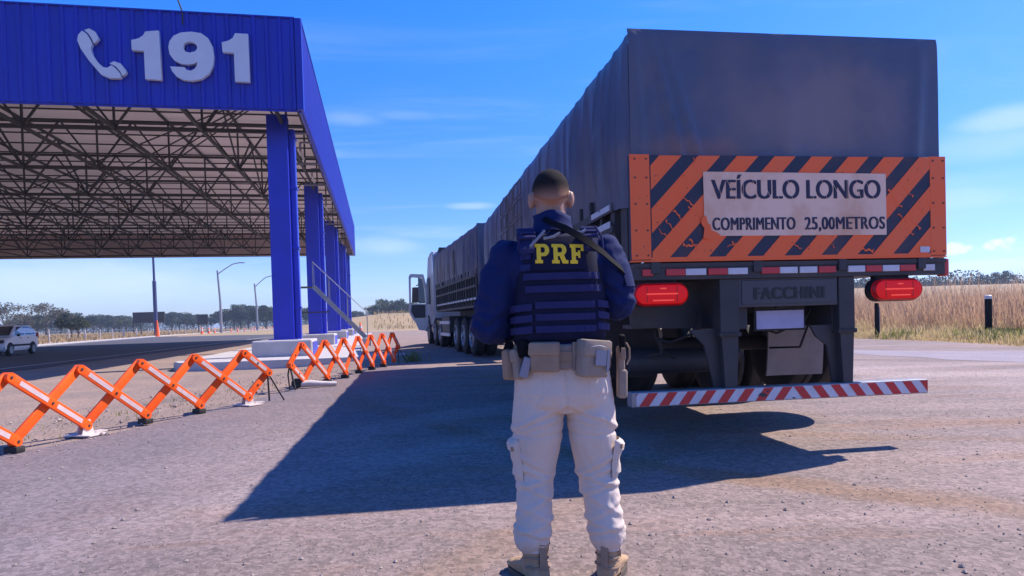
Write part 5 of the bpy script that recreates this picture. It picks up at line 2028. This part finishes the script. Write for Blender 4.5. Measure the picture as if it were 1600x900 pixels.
for s in (-1, 1):
    for pts in ([(-.42, 1.03), (.62, 1.03), (.50, 1.22), (.12, 1.44), (-.42, 1.46)], [(-1.30, 1.03), (-.52, 1.03), (-.52, 1.46), (-1.12, 1.45)], [(-1.62, 1.05), (-1.38, 1.03), (-1.20, 1.43), (-1.42, 1.38)]):
        m_ = MB()
        m_.prism(pts, 0, .004, lambda y, z, h: (cside(s, y, z)[0] + s * h, y, z))
        m_.build('side_window', M_glass, car)
    m_ = MB()
    m_.span((s * .835, -1.25, .46), (s * .858, .95, .56), bev=.005)
    m_.build('side_strip', M_black, car)
    m_ = MB()
    m_.ell((s * .93, .55, 1.02), (.09, .06, .07), 10, 6)
    m_.build('mirror', M_black, car, smooth=True)
    for y in (-.75, .10):
        m_ = MB()
        m_.span((s * .83, y, .86), (s * .87, y + .16, .89), bev=.004)
        m_.build('door_handle', M_black, car)
    m_ = MB()
    m_.tube([(s * .60, -1.35, 1.53), (s * .60, -1.3, 1.58), (s * .60, .0, 1.58), (s * .60, .08, 1.53)], .018, 6)
    m_.build('roof_rail', M_rim, car)
    m_ = MB()
    m_.loft([[(s * .50, 1.78, .62), (s * .78, 1.70, .64), (s * .78, 1.66, .80), (s * .52, 1.74, .78)], [(s * .50, 1.87, .62), (s * .80, 1.79, .64), (s * .79, 1.72, .80), (s * .52, 1.80, .78)]])
    m_.build('headlight', M_glass, car)
    m_ = MB()
    m_.span((s * .66, -1.93, .80), (s * .84, -1.84, 1.12), bev=.02)
    m_.build('tail_light', M_red, car)
    for y in (1.22, -1.20):
        t = MB()
        t.lathe([(.10, -.09), (.24, -.10), (.295, -.08), (.30, 0), (.295, .08), (.24, .10), (.10, .09)], (s * .78, y, .30), (1, 0, 0), 24)
        ty_ = t.build('wheel', M_black, car, smooth=35)
        t = MB()
        t.lathe([(.20, 0), (.19, .03), (.12, .015), (.05, .03), (.001, .03)], (s * .86, y, .30), (s, 0, 0), 20)
        t.build('rim', M_rim, ty_, smooth=35)
        t = MB()
        pr = [(y + .37 * math.cos(a), .30 + .37 * math.sin(a)) for a in (PI * i / 12 for i in range(13))] + [(y + .29 * math.cos(a), .30 + .29 * math.sin(a)) for a in (PI * (12 - i) / 12 for i in range(13))]
        t.prism(pr, .80, .852, lambda yy, z, h: (s * h, yy, z))
        t.build('wheel_arch', M_black, car)
m_ = MB()
m_.loft([[(-.70, .98, 1.02), (.70, .98, 1.02), (.60, .24, 1.46), (-.60, .24, 1.46)], [(-.70, 1.02, 1.035), (.70, 1.02, 1.035), (.60, .275, 1.475), (-.60, .275, 1.475)]])
m_.build('windscreen', M_glass, car)
m_ = MB()
m_.span((-.6, -1.84, 1.08), (.6, -1.70, 1.42))
m_.build('rear_window', M_glass, car)

# ================================================================== ROADSIDE THINGS
def base(px, d, dx=0.0):
    r = ray(px, 505)
    return Vector((r.x / r.y * d + dx, d, ground_z(r.x / r.y * d, d)))
# tall pole beyond the canopy, with an orange cone-like sleeve at its foot
p = base(243.5, 100)
pole = thing('utility_pole', 'tall blue pole rising behind the canopy with an orange sleeve at its foot', 'pole', p)
m_ = MB()
m_.tube([(0, 0, 0), (0, 0, 8.2)], .27, 12)
m_.tube([(0, 0, 8.2), (0, 0, 8.3), (-.02, 0, 13.5)], [.27, .17, .15], 12)
m_.build('shaft', M_pole, pole, smooth=40)
m_ = MB()
m_.tube([(.30, -.3, 0), (.34, -.3, 1.0), (.32, -.3, 2.4)], [.34, .22, .10], 10)
m_.build('sleeve', M_borange, pole, smooth=40)
for px, d, zt, arm, lab in ((345.5, 125, (511 - 423), 34, 'taller street lamp with curved arm left of the blue columns'), (402, 150, (509.5 - 443), 25, 'shorter street lamp with curved arm close to the first blue column')):
    p = base(px, d)
    H = zt * d / CAM_F + CAM_H
    lp_ = thing('street_lamp', lab, 'street lamp', p, 0, 'street lamps beside the far road')
    m_ = MB()
    m_.tube([(0, 0, 0), (0, 0, H * .5), (-.03 * H, 0, H)], [.26, .20, .16], 10)
    m_.build('post', M_rim, lp_, smooth=40)
    k = d / CAM_F
    m_ = MB()
    m_.tube([(-.03 * H, 0, H - 6 * k), (-.03 * H + arm * .35 * k, 0, H + 2 * k), (-.03 * H + arm * .7 * k, 0, H + 9 * k), (-.03 * H + arm * k, 0, H + 11 * k)], .09, 8)
    m_.build('arm', M_rim, lp_, smooth=40)
    m_ = MB()
    m_.box((-.03 * H + arm * 1.12 * k, 0, H + 11 * k), (arm * .3 * k, .3, .18), bev=.05)
    m_.build('lamp_head', M_rim, lp_, smooth=40)
for px, d, w, z0, z1, posts, lab in ((233, 130, 50, 505, 488, (-25, -13.5), 'wide dark billboard seen from behind beside the blue pole'), (316.5, 150, 17.5, 506.5, 491, (-7, 6), 'small square dark signboard seen from behind near the taller lamp')):
    p = base(px, d)
    k = d / CAM_F
    hz = 515 if px < 300 else 512
    r_ = thing('billboard', lab, 'billboard', p, 0)
    m_ = MB()
    m_.span((-w / 2 * k, -.1, CAM_H + (hz - z0) * k), (w / 2 * k, .1, CAM_H + (hz - z1) * k), bev=.03)
    m_.build('board', M_board, r_)
    for q in posts:
        m_ = MB()
        m_.tube([(q * k, .18, 0), (q * k, .18, CAM_H + (hz - z1 - 2) * k)], .13, 6)
        m_.build('post', M_board, r_)
# wire fence along the dry field
FEN = [(-27, 12), (-34, 30), (-43.5, 57), (-56.5, 98), (-83, 221)]
fz = thing('wire_fence', 'low wire fence on grey posts along the dry field', 'fence', (-43.5, 57, 0))
tot_pts = []
for a, b in zip(FEN, FEN[1:]):
    L = math.hypot(b[0] - a[0], b[1] - a[1])
    k = int(L / 5.5)
    for i in range(k):
        tot_pts.append((a[0] + (b[0] - a[0]) * i / k, a[1] + (b[1] - a[1]) * i / k))
for i, (x, y) in enumerate(tot_pts):
    m_ = MB()
    h = 1.25 + .15 * rnd.random()
    m_.tube([(x + 43.5, y - 57, -.02), (x + 43.5 + .05 * rnd.uniform(-1, 1), y - 57, h)], .075 if i % 3 else .10, 6)
    m_.build('post', M_conc, fz)
m_ = MB()
for z in (.4, .8, 1.15):
    m_.tube([(x + 43.5, y - 57, z) for x, y in tot_pts], .012, 4)
m_.build('wire', M_rim, fz)
# traffic cones along the far side of the road
cone0 = None
def make_cone(lab):
    r = thing('traffic_cone', lab, 'traffic cone', (0, 0, 0), 0, 'orange traffic cones along the far road')
    m_ = MB()
    m_.lathe([(.20, .04), (.19, .06), (.05, .98), (.03, 1.0)], (0, 0, 0), (0, 0, 1), 16)
    m_.build('cone_body', M_borange, r, smooth=40)
    m_ = MB()
    m_.span((-.26, -.26, 0), (.26, .26, .045), bev=.01)
    m_.build('base', M_borange, r)
    m_ = MB()
    m_.lathe([(.152, .42), (.155, .42), (.118, .64), (.115, .64)], (0, 0, 0), (0, 0, 1), 16)
    m_.build('band', M_white, r, smooth=40)
    return r
CL_ = 'orange traffic cone standing among others along the far side of the road'
for i, (px, d, sc) in enumerate(((315, 118, 1.25), (326, 122, 1.1), (335, 128, .95), (361, 132, .85), (371, 135, 1.0), (382, 138, .9), (393, 140, .9), (398, 142, 1.0), (410, 146, .9), (418, 150, .9), (426, 152, .9), (470, 150, 1.0), (475, 152, 1.0), (481, 150, 1.0))):
    if cone0 is None:
        cone0 = make_cone(CL_)
        c = cone0
    else:
        c = copy_tree(cone0)
    c.location = base(px, d)
    c.scale = (sc, sc, sc)
c = copy_tree(cone0)
c['label'] = 'single orange traffic cone at the foot of the metal stairs behind the kerb island'
c['group'] = 'orange traffic cones along the far road'
c.location = base(563, 78)
# black bollards by the tall grass
for px, py, h, r, lab in ((1545, 528, 1.43, .105, 'thick black bollard with white cap in front of the tall dry grass'), (1370.5, 527, 1.38, .075, 'thinner black post with pale stripe below the red tail lamp')):
    p = at(px, py + 1)
    b_ = thing('bollard', lab, 'bollard', (p.x, p.y, -.02), .3, 'black bollards at the yard edge')
    m_ = MB()
    m_.tube([(0, 0, 0), (0, 0, h - .06)], r, 14)
    m_.build('post', M_strap, b_, smooth=40)
    if r > .1:
        m_ = MB()
        m_.lathe([(r * 1.02, h - .10), (r * 1.02, h), (r * .7, h + .025), (.001, h + .03)], (0, 0, 0), (0, 0, 1), 14)
        m_.build('cap', M_white, b_, smooth=40)
    else:
        m_ = MB()
        m_.span((r * .55, -r - .006, .15), (r * .85, -r * .6, h - .2))
        m_.build('reflective_stripe', M_rim, b_)

# ================================================================== TREES
def make_tree(kind, H, Wd, seed, leaf_m, n=1500, ls=.34):
    n, ls = int(n * 1.9), ls * 1.5
    """savanna tree: forked tapered trunk, clumped open crown of small leaf faces; returns (trunk mesh, crown mesh)"""
    r = random.Random(seed)
    tb = MB()
    fork = H * r.uniform(.16, .30)
    tb.tube([(0, 0, -.2), (r.uniform(-.1, .1), 0, fork * .6), (r.uniform(-.15, .15), 0, fork)], [H * .035, H * .026, H * .024], 8)
    clumps = []
    nb = r.randint(5, 8)
    for k in range(nb):
        a = 2 * PI * k / nb + r.uniform(-.4, .4)
        rr = Wd * .5 * r.uniform(.45, .85)
        z = H * r.uniform(.55, .88)
        e = V(math.cos(a) * rr, math.sin(a) * rr, z)
        mid = V(e.x * .45, e.y * .45, fork + (z - fork) * .6)
        tb.tube([(0, 0, fork * .92), mid, e], [H * .016, H * .010, H * .003], 6)
        clumps.append((e, Wd * r.uniform(.15, .24)))
    tb.tube([(0, 0, fork * .92), (r.uniform(-.3, .3), 0, H * .55), (r.uniform(-.5, .5), r.uniform(-.5, .5), H * .86)], [H * .018, H * .012, H * .003], 6)
    for k in range(9):
        a = r.uniform(0, 2 * PI)
        rr = Wd * .42 * math.sqrt(r.random())
        clumps.append((V(math.cos(a) * rr, math.sin(a) * rr, H * (r.uniform(.50, .93) - .10 * (rr / (Wd * .5)))), Wd * r.uniform(.13, .22)))
    vs, fs = [], []
    for k in range(n):
        c, rad = clumps[r.randrange(len(clumps))]
        d = V(r.gauss(0, 1), r.gauss(0, 1), r.gauss(0, 1)).normalized() * rad * (r.random() ** .45)
        d.z *= .62
        p = c + d
        if p.z < H * .30:
            continue
        s = ls * r.uniform(.6, 1.3)
        x = V(r.gauss(0, 1), r.gauss(0, 1), r.gauss(0, .6)).normalized()
        y = x.orthogonal().normalized()
        y.rotate(Matrix.Rotation(r.uniform(0, 6.28), 3, x))
        i = len(vs)
        vs += [p - x * s * .5, p + y * s * .28, p + x * s * .5, p - y * s * .28]
        fs.append((i, i + 1, i + 2, i + 3))
    me = bpy.data.meshes.new('crown')
    me.from_pydata(vs, [], fs)
    me.update()
    return tb.mesh('trunk'), me, leaf_m
PROTO = [make_tree('a', 7, 8.5, 11, M_leaf), make_tree('b', 7, 8, 23, M_leaf2, 1800), make_tree('c', 6.5, 9, 37, M_leaf, 1500), make_tree('d', 7, 7.5, 51, M_leaf3, 1500), make_tree('e', 7.5, 9, 77, M_bare, 900, .30), make_tree('f', 7, 8, 91, M_leaf2, 1700)]
def tree(px, d, k, sc, lab, group=None, sx=1.0, loc=None):
    tm_, cm, lm = PROTO[k]
    p = loc if loc is not None else base(px, d)
    r = thing('tree', lab, 'tree', p, rnd.uniform(0, 6), group)
    sc = sc * 1.22
    r.scale = (sc * sx, sc * sx, sc)
    link_mesh('trunk', tm_, M_trunk, r, smooth=True)
    link_mesh('crown', cm, lm, r)
    return r
tree(10, 185, 4, 1.10, 'sparse brownish tree with pale limbs behind the white car', sx=1.0)
tree(33, 200, 2, .82, 'olive tree filling the gap behind the white car')
tree(72, 172, 4, .98, 'broad rounded brownish tree right of the white car', sx=1.15)
tree(58, 182, 2, .74, 'low olive tree under the broad brownish one')
tree(111, 108, 1, .50, 'small dark tree standing alone in the dry field with bare trunk', sx=.85)
tree(122, 112, 3, .37, 'small pale green tree beside the lone dark one in the dry field')
tg = 'trees in the far row beyond the dry field'
row = [(95, 235, 5, .85), (134, 250, 1, .95), (146, 262, 2, .85), (157, 245, 5, .82), (168, 270, 1, .9), (178, 255, 3, .75), (186, 268, 5, .82), (197, 265, 2, .8), (208, 272, 1, .75), (268, 280, 5, .95), (280, 285, 2, .95),
       (292, 275, 1, .85), (302, 290, 5, .85), (330, 290, 2, .85), (352, 285, 5, .95), (366, 255, 1, 1.12), (376, 265, 2, 1.05), (388, 262, 5, 1.12), (402, 275, 1, 1.05), (416, 262, 2, 1.1), (428, 258, 5, 1.08),
       (462, 270, 1, 1.1), (500, 290, 2, 1.0), (548, 300, 5, .8), (556, 300, 1, .75), (528, 300, 1, .9), (440, 268, 1, 1.0), (485, 275, 5, 1.0)]
for px, d, k, sc in row:
    tree(px, d, k, sc, 'dark green tree in the hazy far row beyond the dry field', tg, sx=1.15)
for px, d, k, sc, lab in ((598, 235, 2, 1.12, 'leftmost of the trees beyond the grassy mound, with a spreading crown'), (614, 242, 5, 1.02, 'middle tree beyond the grassy mound'), (633, 232, 1, 1.08, 'tree beyond the grassy mound next to the open truck door')):
    tree(px, d, k, sc, lab, sx=1.0)
tree(1570, 255, 2, .78, 'single tree standing above the far woods on the right', sx=.9)
# the far woods: one mass
def woods(name, spots, m, n=150, ls=.9):
    r = random.Random(5)
    vs, fs = [], []
    for x, y, z, R_, H in spots:
        for k in range(n):
            d = V(r.gauss(0, 1), r.gauss(0, 1), r.gauss(0, 1)).normalized() * (r.random() ** .4)
            p = V(x + d.x * R_, y + d.y * R_, z + max(.1, H * .5 + d.z * H * .52))
            s = ls * r.uniform(.6, 1.3)
            xx = V(r.gauss(0, 1), r.gauss(0, 1), r.gauss(0, .6)).normalized()
            yy = xx.orthogonal().normalized()
            yy.rotate(Matrix.Rotation(r.uniform(0, 6.28), 3, xx))
            i = len(vs)
            vs += [p - xx * s * .5, p + yy * s * .3, p + xx * s * .5, p - yy * s * .3]
            fs.append((i, i + 1, i + 2, i + 3))
    me = bpy.data.meshes.new(name)
    me.from_pydata(vs, [], fs)
    me.update()
    return link_mesh(name, me, m, kind='stuff')
spots = []
for k in range(170):
    px = rnd.uniform(1250, 1700)
    d = rnd.uniform(235, 330)
    p = base(px, d)
    spots.append((p.x, p.y, p.z - .5, rnd.uniform(3.5, 6), rnd.uniform(4.5, 7)))
for k in range(170):
    px = rnd.uniform(-60, 620)
    d = rnd.uniform(330, 430)
    p = base(px, d)
    spots.append((p.x, p.y, p.z - .5, rnd.uniform(5, 8), rnd.uniform(5.5, 8.5)))
woods('far_woods', spots, M_leaf2)

# ================================================================== GRASS
def blades(name, spots, m, kind='stuff'):
    """spots: (x, y, z, height, lean, width, heading)"""
    vs, fs = [], []
    for x, y, z, h, ln_, w, a in spots:
        dxn, dyn = math.cos(a), math.sin(a)
        sxn, syn = -dyn * w, dxn * w
        i = len(vs)
        for t, k in ((0, 1), (.5, .8), (.85, .5)):
            b_ = ln_ * t * t
            vs += [(x + dxn * b_ - sxn * k, y + dyn * b_ - syn * k, z + h * t * (1 - .15 * t * ln_)), (x + dxn * b_ + sxn * k, y + dyn * b_ + syn * k, z + h * t * (1 - .15 * t * ln_))]
        vs.append((x + dxn * ln_, y + dyn * ln_, z + h * (1 - .25 * ln_)))
        fs += [(i, i + 1, i + 3, i + 2), (i + 2, i + 3, i + 5, i + 4), (i + 4, i + 5, i + 6)]
    me = bpy.data.meshes.new(name)
    me.from_pydata(vs, [], fs)
    me.update()
    return link_mesh(name, me, m, kind=kind)
EDGE = [(13.0, 40), (12.8, 24.5), (13.6, 21.4), (13.3, 17.6), (14.5, 10)]
def edge_x(y):
    for (xa, ya), (xb, yb) in zip(EDGE, EDGE[1:]):
        if yb <= y <= ya:
            return xa + (xb - xa) * (y - ya) / (yb - ya)
    return 13
g1, g2, g3 = [], [], []
rg = random.Random(12)
while len(g1) < 30000:
    y = rg.uniform(16, 62)
    ex = edge_x(min(y, 40))
    x = ex + 2.9 + rg.uniform(0, 32) * (1 if rg.random() < .5 else .5)
    if x / y > .98 or x / y < .40:
        continue
    cl_ = nz(x * .35, y * .35) + .5 * nz(x * 1.1, y * 1.1, 4)
    if cl_ < -.28 and rg.random() < .75:
        continue
    h = (2.25 + 1.1 * cl_) * rg.uniform(.5, 1.2) * min(1, .62 + (x - ex - 2.9) / 5)
    k = 3
    for j in range(k):
        g1.append((x + rg.gauss(0, .07), y + rg.gauss(0, .07), -.02, h * rg.uniform(.7, 1.08), rg.uniform(.05, .55) * h, rg.uniform(.006, .016), rg.uniform(0, 6.28)))
while len(g2) < 16000:
    y = rg.uniform(14, 42)
    ex = edge_x(y)
    x = ex + abs(rg.gauss(0, 1.0)) * 2.2 + .05
    cl_ = nz(x * .6, y * .6, 8)
    if cl_ < -.15 and rg.random() < .6:
        continue
    h = rg.uniform(.16, .50) * (1 + cl_) * min(1.5, .25 + (x - ex) / 2.6)
    for j in range(2):
        g2.append((x + rg.gauss(0, .05), y + rg.gauss(0, .05), -.02, h, rg.uniform(.1, .5) * h, rg.uniform(.005, .012), rg.uniform(0, 6.28)))
for cx, cy, rr, n in ((15.6, 22.0, .9, 900), (16.7, 21.6, .7, 500), (13.9, 24.0, .5, 200), (15.0, 20.2, .8, 300)):
    for k in range(n):
        x, y = cx + rg.gauss(0, rr * .6), cy + rg.gauss(0, rr * .6)
        h = rg.uniform(.12, .45)
        g3.append((x, y, -.02, h, rg.uniform(.2, .6) * h, rg.uniform(.01, .02), rg.uniform(0, 6.28)))
wp = at(645, 565)
for k in range(160):
    a, r_ = rg.uniform(0, 6.28), abs(rg.gauss(0, .22))
    h = rg.uniform(.06, .30)
    g3.append((wp.x + math.cos(a) * r_, wp.y + math.sin(a) * r_ * .6, wp.z, h, rg.uniform(.2, .7) * h, rg.uniform(.004, .009), rg.uniform(0, 6.28)))
for k in range(700):
    t = rg.random()
    x, y = -4.9 + rg.uniform(-1.4, .1) + t * 1.3, 5 + t * 8
    if nz(x * 2, y * 2, 2) < .1:
        continue
    h = rg.uniform(.02, .07)
    g3.append((x, y, rise(x, y) - .012, h, rg.uniform(.2, .8) * h, rg.uniform(.003, .006), rg.uniform(0, 6.28)))
blades('tall_dry_grass', g1, M_grass)
blades('short_dry_grass', g2, M_grass2)
blades('green_weeds', g3, M_green)
# sparse dry tufts over the field on the left and the mound
g4 = []
while len(g4) < 9000:
    d = rg.uniform(45, 230)
    px = rg.uniform(-40, 690)
    p = base(px, d)
    xl = -39.7 - (d - 57) * .235 - 3
    if p.x > xl and not (585 < px < 690 and d > 95):
        continue
    h = rg.uniform(.25, .7)
    g4.append((p.x, p.y, p.z, h, rg.uniform(.1, .5) * h, rg.uniform(.03, .09), rg.uniform(0, 6.28)))
blades('field_grass', g4, M_straw)

# loose stones on the yard and the verge
def stones():
    r = random.Random(9)
    vs, fs = [], []
    ico = [(0, 0, 1), (.9, 0, .1), (.25, .85, -.1), (-.75, .5, .1), (-.7, -.55, -.1), (.3, -.85, .1), (0, 0, -1)]
    fc = [(0, 1, 2), (0, 2, 3), (0, 3, 4), (0, 4, 5), (0, 5, 1), (6, 2, 1), (6, 3, 2), (6, 4, 3), (6, 5, 4), (6, 1, 5)]
    for k in range(9500):
        if k < 7000:
            y = 1.6 + 9 * r.random() ** 1.6
            x = r.uniform(-.85, .85) * y
            if x < -4.9:
                continue
            s = r.uniform(.002, .0075) * (1 + (r.random() < .06) * 1.3)
        else:
            t = r.random()
            y = 4 + 12 * t
            x = -4.9 + t * 2.0 + r.uniform(-2.2, .2)
            s = r.uniform(.004, .014) * (1 + (r.random() < .05) * 1.6)
        gz = rise(x, y)
        i = len(vs)
        a = r.uniform(0, 6.28)
        ca, sa = math.cos(a), math.sin(a)
        for q in ico:
            qx, qy, qz = (c * s * r.uniform(.7, 1.25) for c in q)
            vs.append((x + qx * ca - qy * sa, y + qx * sa + qy * ca, s * .25 + qz * .7 + gz))
        fs += [tuple(i + j for j in f) for f in fc]
    me = bpy.data.meshes.new('loose_stones')
    me.from_pydata(vs, [], fs)
    me.update()
    link_mesh('loose_stones', me, M_stone, kind='stuff')
stones()

# ================================================================== the air: thin haze over the far field
hz = MB()
hz.box((0, 1700, 7.5), (6200, 3800, 18.2))
M_haze = bpy.data.materials.new('haze_air')
M_haze.use_nodes = True
_nt = M_haze.node_tree
_nt.nodes.clear()
_v = _nt.nodes.new('ShaderNodeVolumePrincipled')
_v.inputs['Color'].default_value = (.62, .78, 1, 1)
_v.inputs['Density'].default_value = .0005
_o = _nt.nodes.new('ShaderNodeOutputMaterial')
_nt.links.new(_v.outputs[0], _o.inputs['Volume'])
hz.build('haze', M_haze, kind='stuff')
